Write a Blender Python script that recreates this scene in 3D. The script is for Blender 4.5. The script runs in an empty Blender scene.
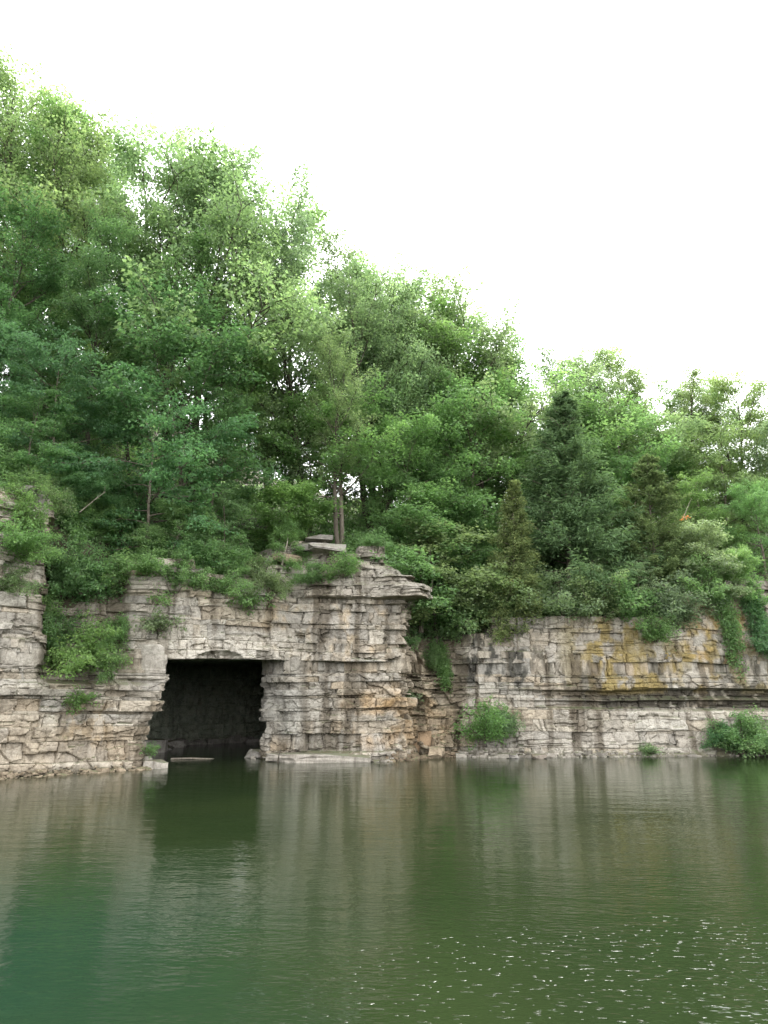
import bpy, math, random
import numpy as np

C = bpy.context.scene.collection
SC = bpy.context.scene
R = math.radians

# ------------------------------------------------------------------ camera
CAM_H = 3.5
PITCH = R(13.5)
F = 740.0

cam_d = bpy.data.cameras.new("camera")
cam = bpy.data.objects.new("camera", cam_d)
C.objects.link(cam)
cam.location = (0, 0, CAM_H)
cam.rotation_euler = (R(90) + PITCH, 0, 0)
cam_d.sensor_fit = 'VERTICAL'
cam_d.sensor_height = 36
cam_d.lens = 36 * F / 1024
cam_d.clip_end = 5000
SC.camera = cam


def ray(px, py):
    cx, cy = (px - 384) / F, (512 - py) / F
    return np.array([cx, math.cos(PITCH) - cy * math.sin(PITCH), math.sin(PITCH) + cy * math.cos(PITCH)])


def on_water(px, py):
    d = ray(px, py)
    return np.array([0, 0, CAM_H]) + d * (-CAM_H / d[2])


def at(px, py, Y):
    d = ray(px, py)
    return np.array([0, 0, CAM_H]) + d * (Y / d[1])


# ------------------------------------------------------------------ object helpers
def tag(o, label=None, cat=None, group=None, kind=None):
    if label: o["label"] = label
    if cat: o["category"] = cat
    if group: o["group"] = group
    if kind: o["kind"] = kind
    return o


def mesh_np(name, verts, faces, mat=None, attrs=None, smooth=False):
    """verts (N,3), faces (M,k) all the same k."""
    me = bpy.data.meshes.new(name)
    verts = np.asarray(verts, dtype=np.float32)
    faces = np.asarray(faces, dtype=np.int32)
    n, m, k = len(verts), len(faces), faces.shape[1]
    me.vertices.add(n)
    me.vertices.foreach_set("co", verts.ravel())
    me.loops.add(m * k)
    me.loops.foreach_set("vertex_index", faces.ravel())
    me.polygons.add(m)
    me.polygons.foreach_set("loop_start", np.arange(0, m * k, k, dtype=np.int32))
    me.polygons.foreach_set("loop_total", np.full(m, k, dtype=np.int32))
    me.polygons.foreach_set("use_smooth", np.full(m, smooth, dtype=bool))
    for an, (dom, typ, arr) in (attrs or {}).items():
        a = me.attributes.new(an, typ, dom)
        if typ == 'FLOAT':
            a.data.foreach_set("value", np.asarray(arr, dtype=np.float32).ravel())
        elif typ == 'FLOAT_COLOR':
            a.data.foreach_set("color", np.asarray(arr, dtype=np.float32).ravel())
    me.update(calc_edges=True)
    me.validate()
    if mat: me.materials.append(mat)
    return me


def obj(name, me, parent=None):
    o = bpy.data.objects.new(name, me)
    C.objects.link(o)
    if parent: o.parent = parent
    return o


# ------------------------------------------------------------------ noise (numpy)
def hash2(i, j, k=0):
    i = np.asarray(i, dtype=np.int64); j = np.asarray(j, dtype=np.int64)
    h = (i * 374761393 + j * 668265263 + k * 2147483647 + 1013904223) & 0xFFFFFFFF
    h = ((h ^ (h >> 13)) * 1274126177) & 0xFFFFFFFF
    h = ((h ^ (h >> 16)) * 2246822519) & 0xFFFFFFFF
    h = h ^ (h >> 15)
    return (h & 0xFFFFFF) / float(0x1000000)


def vnoise(x, y, k=0):
    xi, yi = np.floor(x), np.floor(y)
    fx, fy = x - xi, y - yi
    fx = fx * fx * (3 - 2 * fx); fy = fy * fy * (3 - 2 * fy)
    a = hash2(xi, yi, k); b = hash2(xi + 1, yi, k); c = hash2(xi, yi + 1, k); d = hash2(xi + 1, yi + 1, k)
    return (a + (b - a) * fx) * (1 - fy) + (c + (d - c) * fx) * fy


def fbm(x, y, k=0, o=4):
    t, a, n = 0, 0.5, 0
    for i in range(o):
        t = t + a * vnoise(x * 2 ** i, y * 2 ** i, k + i * 17); n += a; a *= 0.5
    return t / n


def facets(x, y, k=0):
    """angular broken-rock noise: each cell a randomly tilted plane"""
    xi, yi = np.floor(x), np.floor(y)
    best = np.full(np.broadcast(x, y).shape, 1e9)
    val = np.zeros_like(best); second = np.full_like(best, 1e9)
    for dx in (-1, 0, 1):
        for dy in (-1, 0, 1):
            cx, cy = xi + dx, yi + dy
            jx = cx + hash2(cx, cy, k); jy = cy + hash2(cx, cy, k + 1)
            d = (x - jx) ** 2 + (y - jy) ** 2
            v = (hash2(cx, cy, k + 2) - .5) * 2 * (x - jx) + (hash2(cx, cy, k + 3) - .5) * 2 * (y - jy) + (hash2(cx, cy, k + 4) - .5) * 0.9
            m = d < best
            second = np.where(m, best, np.minimum(second, d))
            val = np.where(m, v, val); best = np.where(m, d, best)
    return val, np.sqrt(second) - np.sqrt(best)


# ------------------------------------------------------------------ materials
def new_mat(name):
    m = bpy.data.materials.new(name)
    m.use_nodes = True
    nt = m.node_tree
    nt.nodes.clear()
    out = nt.nodes.new("ShaderNodeOutputMaterial")
    return m, nt, out


def N(nt, typ, **kw):
    n = nt.nodes.new(typ)
    for k, v in kw.items():
        if k in n.inputs:
            n.inputs[k].default_value = v
        else:
            setattr(n, k, v)
    return n


def ramp(nt, stops):
    n = nt.nodes.new("ShaderNodeValToRGB")
    e = n.color_ramp.elements
    while len(e) < len(stops): e.new(0.5)
    for el, (p, c) in zip(e, stops):
        el.position = p
        el.color = (c, c, c, 1) if not hasattr(c, '__len__') else (*c, 1)
    return n


def mixc(nt, blend, fac, a, b):
    n = nt.nodes.new("ShaderNodeMix")
    n.data_type = 'RGBA'; n.blend_type = blend
    L = nt.links
    for sock, v in ((n.inputs[0], fac), (n.inputs[6], a), (n.inputs[7], b)):
        if hasattr(v, 'is_output'): L.new(v, sock)
        else: sock.default_value = v if not hasattr(v, '__len__') else (*v, 1)[:4]
    return n.outputs[2]


def leaf_material(name, trans=0.52, rough=0.5, var=0.36, spec=0.35):
    m, nt, out = new_mat(name)
    L = nt.links
    oi = N(nt, "ShaderNodeObjectInfo")
    at_ = N(nt, "ShaderNodeAttribute", attribute_name="lv")
    rp = ramp(nt, [(0, (1 - var,) * 3), (0.5, (0.95, 0.97, 0.9)), (1, (1.55, 1.42, 1.25))])
    L.new(at_.outputs["Fac"], rp.inputs[0])
    col = mixc(nt, 'MULTIPLY', 1.0, oi.outputs["Color"], rp.outputs[0])
    # underside slightly paler and greyer, as real leaves
    geo = N(nt, "ShaderNodeNewGeometry")
    und = mixc(nt, 'MIX', 0.25, col, (0.10, 0.17, 0.075))
    col2 = mixc(nt, 'MIX', geo.outputs["Backfacing"], col, und)
    b = N(nt, "ShaderNodeBsdfPrincipled", Roughness=rough)
    b.inputs["Specular IOR Level"].default_value = spec
    L.new(col2, b.inputs["Base Color"])
    t = N(nt, "ShaderNodeBsdfTranslucent")
    tc = mixc(nt, 'MULTIPLY', 1.0, col, (1.62, 1.72, 1.25))
    L.new(tc, t.inputs["Color"])
    mx = N(nt, "ShaderNodeMixShader", Fac=trans)
    L.new(b.outputs[0], mx.inputs[1]); L.new(t.outputs[0], mx.inputs[2])
    L.new(mx.outputs[0], out.inputs[0])
    return m


def bark_material(name, c1, c2):
    m, nt, out = new_mat(name)
    L = nt.links
    tc = N(nt, "ShaderNodeTexCoord")
    mp = N(nt, "ShaderNodeMapping"); mp.inputs["Scale"].default_value = (9, 9, 1.6)
    L.new(tc.outputs["Object"], mp.inputs[0])
    nz = N(nt, "ShaderNodeTexNoise", Scale=1.6, Detail=6.0, Roughness=0.65)
    L.new(mp.outputs[0], nz.inputs["Vector"])
    rp = ramp(nt, [(0.3, c1), (0.7, c2)])
    L.new(nz.outputs["Fac"], rp.inputs[0])
    b = N(nt, "ShaderNodeBsdfPrincipled", Roughness=0.9)
    b.inputs["Specular IOR Level"].default_value = 0.2
    L.new(rp.outputs[0], b.inputs["Base Color"])
    bp = N(nt, "ShaderNodeBump", Strength=0.6, Distance=0.03)
    L.new(nz.outputs["Fac"], bp.inputs["Height"]); L.new(bp.outputs[0], b.inputs["Normal"])
    L.new(b.outputs[0], out.inputs[0])
    return m


LEAF = leaf_material("broad_leaf")
NEEDLE = leaf_material("cedar_needles", trans=0.3, rough=0.85, var=0.5, spec=0.08)
BARK = bark_material("grey_brown_bark", (0.055, 0.042, 0.03), (0.19, 0.165, 0.13))
BARK_DARK = bark_material("dark_bark", (0.03, 0.024, 0.018), (0.10, 0.085, 0.065))
BARK_PALE = bark_material("bleached_wood", (0.16, 0.13, 0.10), (0.36, 0.32, 0.26))


def rock_material():
    m, nt, out = new_mat("limestone")
    L = nt.links
    tc = N(nt, "ShaderNodeTexCoord")
    colA = N(nt, "ShaderNodeAttribute", attribute_name="tint")
    co = tc.outputs["Object"]
    n1 = N(nt, "ShaderNodeTexNoise", Scale=2.3, Detail=8.0, Roughness=0.68)
    n2 = N(nt, "ShaderNodeTexNoise", Scale=14.0, Detail=6.0, Roughness=0.7)
    for n in (n1, n2): L.new(co, n.inputs["Vector"])
    # horizontal lamination, finer than the modelled beds
    mp = N(nt, "ShaderNodeMapping"); mp.inputs["Scale"].default_value = (0.8, 0.8, 11)
    L.new(co, mp.inputs[0])
    n3 = N(nt, "ShaderNodeTexNoise", Scale=2.0, Detail=6.0, Roughness=0.65)
    L.new(mp.outputs[0], n3.inputs["Vector"])
    # downward run-off streaks
    mp2 = N(nt, "ShaderNodeMapping"); mp2.inputs["Scale"].default_value = (3.4, 3.4, 0.32)
    L.new(co, mp2.inputs[0])
    n4 = N(nt, "ShaderNodeTexNoise", Scale=1.0, Detail=5.0, Roughness=0.6)
    L.new(mp2.outputs[0], n4.inputs["Vector"])
    r1 = ramp(nt, [(0.28, (0.52, 0.49, 0.45)), (0.5, (0.98, 0.97, 0.95)), (0.75, (1.28, 1.26, 1.22))])
    L.new(n1.outputs["Fac"], r1.inputs[0])
    c = mixc(nt, 'MULTIPLY', 1.0, colA.outputs["Color"], r1.outputs[0])
    r2 = ramp(nt, [(0.3, (0.66, 0.63, 0.6)), (0.6, (1.1, 1.1, 1.1))])
    L.new(n2.outputs["Fac"], r2.inputs[0])
    c = mixc(nt, 'MULTIPLY', 0.8, c, r2.outputs[0])
    r3 = ramp(nt, [(0.32, (0.6, 0.57, 0.53)), (0.5, (1, 1, 1))])
    L.new(n3.outputs["Fac"], r3.inputs[0])
    c = mixc(nt, 'MULTIPLY', 0.32, c, r3.outputs[0])
    r4 = ramp(nt, [(0.30, (0.34, 0.32, 0.29)), (0.44, (1, 1, 1))])
    L.new(n4.outputs["Fac"], r4.inputs[0])
    c = mixc(nt, 'MULTIPLY', 0.7, c, r4.outputs[0])
    # soil and moss lodged on flat ledges
    geo = N(nt, "ShaderNodeNewGeometry")
    sx = N(nt, "ShaderNodeSeparateXYZ"); L.new(geo.outputs["True Normal"], sx.inputs[0])
    rz = ramp(nt, [(0.72, 0.0), (0.95, 0.75)]); L.new(sx.outputs["Z"], rz.inputs[0])
    soil = ramp(nt, [(0.35, (0.11, 0.085, 0.055)), (0.6, (0.06, 0.085, 0.03)), (0.72, (0.27, 0.24, 0.2))])
    L.new(n1.outputs["Fac"], soil.inputs[0])
    c = mixc(nt, 'MIX', rz.outputs[0], c, soil.outputs[0])
    b = N(nt, "ShaderNodeBsdfPrincipled", Roughness=0.88)
    b.inputs["Specular IOR Level"].default_value = 0.25
    L.new(c, b.inputs["Base Color"])
    add = N(nt, "ShaderNodeMath", operation='ADD'); L.new(n2.outputs["Fac"], add.inputs[0]); L.new(n3.outputs["Fac"], add.inputs[1])
    add2 = N(nt, "ShaderNodeMath", operation='ADD'); L.new(add.outputs[0], add2.inputs[0]); L.new(n1.outputs["Fac"], add2.inputs[1])
    bp = N(nt, "ShaderNodeBump", Strength=0.55, Distance=0.05)
    L.new(add2.outputs[0], bp.inputs["Height"]); L.new(bp.outputs[0], b.inputs["Normal"])
    L.new(b.outputs[0], out.inputs[0])
    return m


ROCK = rock_material()


def soil_material():
    m, nt, out = new_mat("forest_soil")
    L = nt.links
    tc = N(nt, "ShaderNodeTexCoord")
    n1 = N(nt, "ShaderNodeTexNoise", Scale=1.4, Detail=9.0, Roughness=0.7)
    L.new(tc.outputs["Object"], n1.inputs["Vector"])
    rp = ramp(nt, [(0.3, (0.03, 0.026, 0.016)), (0.5, (0.075, 0.06, 0.038)), (0.62, (0.035, 0.055, 0.018)), (0.8, (0.11, 0.09, 0.06))])
    L.new(n1.outputs["Fac"], rp.inputs[0])
    b = N(nt, "ShaderNodeBsdfPrincipled", Roughness=0.95)
    L.new(rp.outputs[0], b.inputs["Base Color"])
    bp = N(nt, "ShaderNodeBump", Strength=0.8, Distance=0.1)
    L.new(n1.outputs["Fac"], bp.inputs["Height"]); L.new(bp.outputs[0], b.inputs["Normal"])
    L.new(b.outputs[0], out.inputs[0])
    return m


SOIL = soil_material()


def water_material():
    m, nt, out = new_mat("quarry_water")
    L = nt.links
    tc = N(nt, "ShaderNodeTexCoord")
    co = tc.outputs["Object"]
    # water colour: deep green, milky turquoise over the shallow shelf near the left shore
    big = N(nt, "ShaderNodeTexNoise", Scale=0.16, Detail=3.0, Roughness=0.5)
    L.new(co, big.inputs["Vector"])
    deep = ramp(nt, [(0.35, (0.0102, 0.0172, 0.0064)), (0.65, (0.0138, 0.0212, 0.0076))])
    L.new(big.outputs["Fac"], deep.inputs[0])
    dist = N(nt, "ShaderNodeVectorMath", operation='DISTANCE')
    mpd = N(nt, "ShaderNodeMapping"); mpd.inputs["Scale"].default_value = (1.0, 0.62, 1)
    warp = N(nt, "ShaderNodeVectorMath", operation='MULTIPLY_ADD')
    wn = N(nt, "ShaderNodeTexNoise", Scale=0.35, Detail=4.0)
    L.new(co, wn.inputs["Vector"])
    warp.inputs[1].default_value = (3.0, 3.0, 0)
    L.new(wn.outputs["Color"], warp.inputs[0]); L.new(co, warp.inputs[2])
    L.new(warp.outputs[0], mpd.inputs[0])
    L.new(mpd.outputs[0], dist.inputs[0])
    dist.inputs[1].default_value = (-5.2 + 1.5, (10.5 + 1.5) * 0.62, 0)
    tr = ramp(nt, [(0.10, 0.62), (0.52, 0.0)])
    dv = N(nt, "ShaderNodeMath", operation='DIVIDE'); dv.inputs[1].default_value = 10.0
    L.new(dist.outputs["Value"], dv.inputs[0]); L.new(dv.outputs[0], tr.inputs[0])
    c = mixc(nt, 'MIX', tr.outputs[0], deep.outputs[0], (0.0065, 0.0235, 0.0150))
    b = N(nt, "ShaderNodeBsdfPrincipled", Roughness=0.035, IOR=1.333)
    L.new(c, b.inputs["Base Color"])
    # ripples: breeze patches, wavelets elongated across the breeze
    pat = N(nt, "ShaderNodeTexNoise", Scale=0.22, Detail=3.0, Roughness=0.55)
    L.new(co, pat.inputs["Vector"])
    pr = ramp(nt, [(0.36, 0.35), (0.66, 1.0)]); L.new(pat.outputs["Fac"], pr.inputs[0])
    d2 = N(nt, "ShaderNodeVectorMath", operation='DISTANCE'); d2.inputs[1].default_value = (6.0, 7.5, 0)
    L.new(warp.outputs[0], d2.inputs[0])
    gr = N(nt, "ShaderNodeMapRange"); gr.inputs["From Min"].default_value = 2.0; gr.inputs["From Max"].default_value = 11.0
    gr.inputs["To Min"].default_value = 2.2; gr.inputs["To Max"].default_value = 1.0
    L.new(d2.outputs["Value"], gr.inputs["Value"])
    pr2 = N(nt, "ShaderNodeMath", operation='MULTIPLY'); L.new(pr.outputs[0], pr2.inputs[0]); L.new(gr.outputs[0], pr2.inputs[1])
    mp = N(nt, "ShaderNodeMapping"); mp.inputs["Scale"].default_value = (0.55, 1.25, 1); mp.inputs["Rotation"].default_value = (0, 0, R(12))
    L.new(co, mp.inputs[0])
    w1 = N(nt, "ShaderNodeTexNoise", Scale=8.0, Detail=2.0, Roughness=0.45)
    w2 = N(nt, "ShaderNodeTexNoise", Scale=1.3, Detail=2.0, Roughness=0.5)
    for n in (w1, w2): L.new(mp.outputs[0], n.inputs["Vector"])
    m1 = N(nt, "ShaderNodeMath", operation='MULTIPLY'); L.new(w1.outputs["Fac"], m1.inputs[0]); L.new(pr2.outputs[0], m1.inputs[1])
    m2 = N(nt, "ShaderNodeMath", operation='MULTIPLY_ADD'); L.new(w2.outputs["Fac"], m2.inputs[0]); m2.inputs[1].default_value = 1.6; L.new(m1.outputs[0], m2.inputs[2])
    w3 = N(nt, "ShaderNodeTexNoise", Scale=11.0, Detail=1.0, Roughness=0.4)
    L.new(mp.outputs[0], w3.inputs["Vector"])
    pk = ramp(nt, [(0.66, 0.0), (0.73, 1.0)]); pk.color_ramp.interpolation = 'EASE'
    L.new(w3.outputs["Fac"], pk.inputs[0])
    gm = N(nt, "ShaderNodeMapRange"); gm.inputs["From Min"].default_value = 2.0; gm.inputs["From Max"].default_value = 7.5
    gm.inputs["To Min"].default_value = 1.0; gm.inputs["To Max"].default_value = 0.0
    L.new(d2.outputs["Value"], gm.inputs["Value"])
    m3 = N(nt, "ShaderNodeMath", operation='MULTIPLY'); L.new(pk.outputs[0], m3.inputs[0]); L.new(gm.outputs[0], m3.inputs[1])
    m4 = N(nt, "ShaderNodeMath", operation='MULTIPLY_ADD'); L.new(m3.outputs[0], m4.inputs[0]); m4.inputs[1].default_value = 1.7; L.new(m2.outputs[0], m4.inputs[2])
    bp = N(nt, "ShaderNodeBump", Strength=1.0, Distance=0.009)
    L.new(m4.outputs[0], bp.inputs["Height"]); L.new(bp.outputs[0], b.inputs["Normal"])
    L.new(b.outputs[0], out.inputs[0])
    return m


WATER = water_material()

# ------------------------------------------------------------------ cliff plan
def W(px, py):
    p = on_water(px, py); return (p[0], p[1])


LEFT = [(-520, -26.0, 19.0), (-300, -22.5, 23.6), (-150, -19.0, 26.6)] + [(px, *W(px, py)) for px, py in ((0, 778), (60, 774), (112, 771), (140, 769))]
LJ = (150, *W(143, 768.3))
RIGHT = [(px, *W(px, py)) for px, py in ((292, 760.4), (345, 761.5), (384, 760.8), (403, 760.0))]
_c = RIGHT[-1]
RIGHT += [(405, _c[1] + .35, _c[2] + .75), (409, _c[1] + .5, _c[2] + 1.6)]
RIGHT += [(px, *W(px, py)) for px, py in ((428, 756.8), (452, 756), (480, 757), (560, 756.5), (680, 755.5), (768, 754.5))]
_e = RIGHT[-1]
RIGHT += [(860, _e[1] + 5.5, _e[2] + .6), (1000, _e[1] + 13, _e[2] + 1.2), (1150, _e[1] + 24, _e[2] + 2)]
RC = W(254, 758.3)
CAVE = [(158, LJ[1] - .5, LJ[2] + 1.3), (166, LJ[1] - 2.0, LJ[2] + 4.2), (178, LJ[1] - 3.2, LJ[2] + 10), (190, LJ[1] - 2.4, LJ[2] + 15), (215, -8.4, 54.0), (240, -3.4, 52.8), (250, -3.4, 47.5),
        (256, -5.0, 43.8), (262, RC[0] + .12, RC[1] + .5), (275, RC[0] + .45, RC[1] - .5)]
LOW = LEFT + [LJ] + CAVE + RIGHT
_a, _b = np.array(W(170, 767.3)), np.array(W(290, 760.5))
LINT = [(172, *_a), (230, *(_a * .5 + _b * .5)), (284, *(_a * .06 + _b * .94))]
UP = LEFT + [LJ] + LINT + RIGHT


def resample(pts, ds, smooth):
    p = np.array(pts)
    xy = p[:, 1:]
    seg = np.linalg.norm(np.diff(xy, axis=0), axis=1)
    s = np.concatenate([[0], np.cumsum(seg)])
    n = int(s[-1] / ds)
    si = np.linspace(0, s[-1], n)
    X = np.interp(si, s, xy[:, 0]); Y = np.interp(si, s, xy[:, 1]); PX = np.interp(si, s, p[:, 0])
    k = max(3, int(smooth / ds)) | 1
    ker = np.hanning(k + 2)[1:-1]; ker /= ker.sum()
    def sm(a):
        ap = np.concatenate([2 * a[0] - a[1:k // 2 + 1][::-1], a, 2 * a[-1] - a[-k // 2:-1][::-1]])
        return np.convolve(ap, ker, 'same')[k // 2:k // 2 + len(a)]
    X, Y = sm(X), sm(Y)
    k2 = max(3, int(1.2 / ds)) | 1
    tx, ty = np.gradient(X), np.gradient(Y)
    kk = np.ones(k2) / k2
    tx = np.convolve(np.pad(tx, k2 // 2, 'edge'), kk, 'valid'); ty = np.convolve(np.pad(ty, k2 // 2, 'edge'), kk, 'valid')
    l = np.hypot(tx, ty) + 1e-9
    nx, ny = ty / l, -tx / l          # outward (towards the lake)
    return si, X, Y, PX, nx, ny


TOP_PX = [-600, 0, 36, 44, 60, 135, 180, 255, 276, 300, 388, 399, 408, 416, 440, 470, 510, 600, 690, 708, 768, 1200]
TOP_Z = [13.5, 12.3, 12.0, 10.6, 9.5, 9.3, 9.5, 9.6, 10.6, 11.2, 11.2, 10.4, 9.2, 7.4, 6.7, 6.7, 7.1, 7.1, 7.4, 9.0, 9.6, 11]
# into-the-hill offsets per station: (height, setback)
SET = {
    -600: [(-1, -.3), (0, 0), (3.6, .3), (3.9, .6), (8, .9), (12.5, 1.4)],
    28: [(-1, -.3), (0, 0), (1, .1), (3.6, .25), (3.9, .4), (8, .8), (11, 1.1), (12.5, 1.8)],
    46: [(-1, -.3), (0, 0), (1, .2), (3.7, .45), (3.9, 1.5), (6, 2.3), (9, 3.4)],
    112: [(-1, -.3), (0, 0), (1, .2), (3.7, .3), (4.0, 1.0), (6, 1.6), (9, 2.6)],
    150: [(-1, -.3), (0, 0), (4.9, .25), (5, .05), (6.5, .3), (9, .7)],
    172: [(-1, -.3), (0, 0), (4.9, .1), (5, .0), (6.5, .2), (9, .6)],
    290: [(-1, -.3), (0, 0), (4.9, .1), (5, .0), (7.5, .3), (9, .6), (10.4, 1.6)],
    305: [(-1, -.35), (.35, -.2), (.45, .1), (4.9, .3), (5, .1), (8.2, .35), (8.4, .1), (9.2, .3), (9.5, .9), (10.5, 1.9)],
    376: [(-1, -.35), (.35, -.1), (.45, .1), (4.9, .3), (5, .15), (8.25, .3), (8.35, -.1), (9.0, -.05), (9.05, .1), (9.6, .25), (10.1, .5), (10.5, 1.0)],
    393: [(-1, -.1), (0, 0), (2.4, .15), (5, .1), (8.0, .15), (8.05, 0), (8.25, 0), (8.35, -1.1), (9.0, -1.0), (9.05, -.6), (9.5, -.4), (9.6, .2), (10.1, .5), (10.6, 1.0)],
    401: [(-1, 0), (0, 0), (2.4, .1), (5, -.1), (8.0, -.1), (8.05, -.2), (8.25, -.2), (8.35, -1.9), (9.0, -1.6), (9.05, -.9), (9.5, -.5), (9.6, .3), (10.2, .9), (10.6, 1.4)],
    407: [(-1, 0), (0, 0), (2.4, .1), (5, -.1), (8.2, 0), (8.35, -1.3), (9.0, -1.0), (9.6, .3), (10.6, 1.4)],
    413: [(-1, -.1), (0, 0), (1.8, .5), (3.5, .9), (6, 1.9), (8, 3.0)],
    440: [(-1, -.1), (0, 0), (1.8, .5), (3.5, 1.0), (6, 2.4), (8, 3.6)],
    470: [(-1, -.5), (0, -.2), (.35, .2), (2.6, .3), (3.5, .5), (5, .7), (6.8, 1.1)],
    600: [(-1, -.6), (0, -.35), (.3, .1), (2.5, .2), (2.62, .55), (2.85, .55), (2.95, .35), (3.15, .6), (3.4, .6), (3.5, .3), (6.8, .6)],
    700: [(-1, -.6), (0, -.35), (.3, .1), (2.3, .2), (2.5, .6), (2.85, .6), (2.95, .35), (3.15, .75), (3.45, .75), (3.6, .3), (6.8, .6), (9, 1.4)],
    1200: [(-1, -.6), (0, -.35), (.3, .1), (2.3, .2), (2.5, .6), (3.4, .6), (3.6, .3), (6.8, .7), (11, 1.6)],
}
SPX = sorted(SET)


def setback(px, z):
    """px (S,), z (V,) or (S,V)"""
    z = np.asarray(z)
    rows = np.stack([np.interp(z, [a for a, _ in SET[k]], [b for _, b in SET[k]]) for k in SPX])  # K,...
    px = np.asarray(px, float)
    if z.ndim == 2 and px.ndim == 1 and z.shape[0] == len(px):
        # block-stepped, not ruler-straight, edges between one stretch of wall and the next
        px = px[:, None] + np.where(px < 170, 9.0, 3.0)[:, None] * (hash2(np.floor(z / .45), np.floor(z * 0), 88) - .5)
        i2 = np.clip(np.searchsorted(SPX, px.ravel(), side='right').reshape(px.shape) - 1, 0, len(SPX) - 2)
        a = np.array(SPX)[i2]; b = np.array(SPX)[i2 + 1]
        t = np.clip((px - a) / (b - a), 0, 1); t = t * t * (3 - 2 * t)
        if z.shape[1] != px.shape[1]: z = z + 0 * px
        ra = np.take_along_axis(rows, i2[None], 0)[0]; rb = np.take_along_axis(rows, i2[None] + 1, 0)[0]
        return ra * (1 - t) + rb * t
    idx = np.clip(np.searchsorted(SPX, px, side='right') - 1, 0, len(SPX) - 2)
    a = np.array(SPX)[idx]; b = np.array(SPX)[idx + 1]
    t = np.clip((px - a) / (b - a), 0, 1); t = t * t * (3 - 2 * t)
    if z.ndim == 1:
        return rows[idx] * (1 - t)[:, None] + rows[idx + 1] * t[:, None]
    S = np.arange(len(px))
    return rows[idx, S] * (1 - t)[:, None] + rows[idx + 1, S] * t[:, None]


def make_layers(rng, z0, z1, forced, thin_above=99):
    """master beds: (bottom, top, offset, recessive?)"""
    bounds = [z0]
    fz = sorted(forced)
    while bounds[-1] < z1 - 0.05:
        z = bounds[-1]
        if z > thin_above: h = rng.uniform(.16, .5)
        else: h = rng.choice([rng.uniform(.14, .3), rng.uniform(.45, .8), rng.uniform(.8, 1.25)], p=[.25, .45, .3])
        n = z + h
        for f in fz:
            if z + 0.02 < f < n + 0.12:
                n = f; break
        bounds.append(min(n, z1))
    out = []
    for a, b in zip(bounds[:-1], bounds[1:]):
        rec = b - a < 0.26 and rng.random() < .5
        out.append((a, b, rng.normal(0, .03) + (-.08 if rec else 0), rec))
    return out


def tonecol(rng, n):
    pal = np.array([(.40, .375, .34), (.43, .395, .345), (.36, .34, .315), (.47, .45, .415), (.41, .355, .285), (.37, .31, .24), (.31, .298, .28)])
    p = np.array([.24, .2, .16, .14, .13, .06, .07])
    i = rng.choice(len(pal), n, p=p)
    return pal[i] * rng.uniform(.60, .94, (n, 1))


def bump2(x, c, w):
    return np.exp(-((x - c) / w) ** 2)


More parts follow.
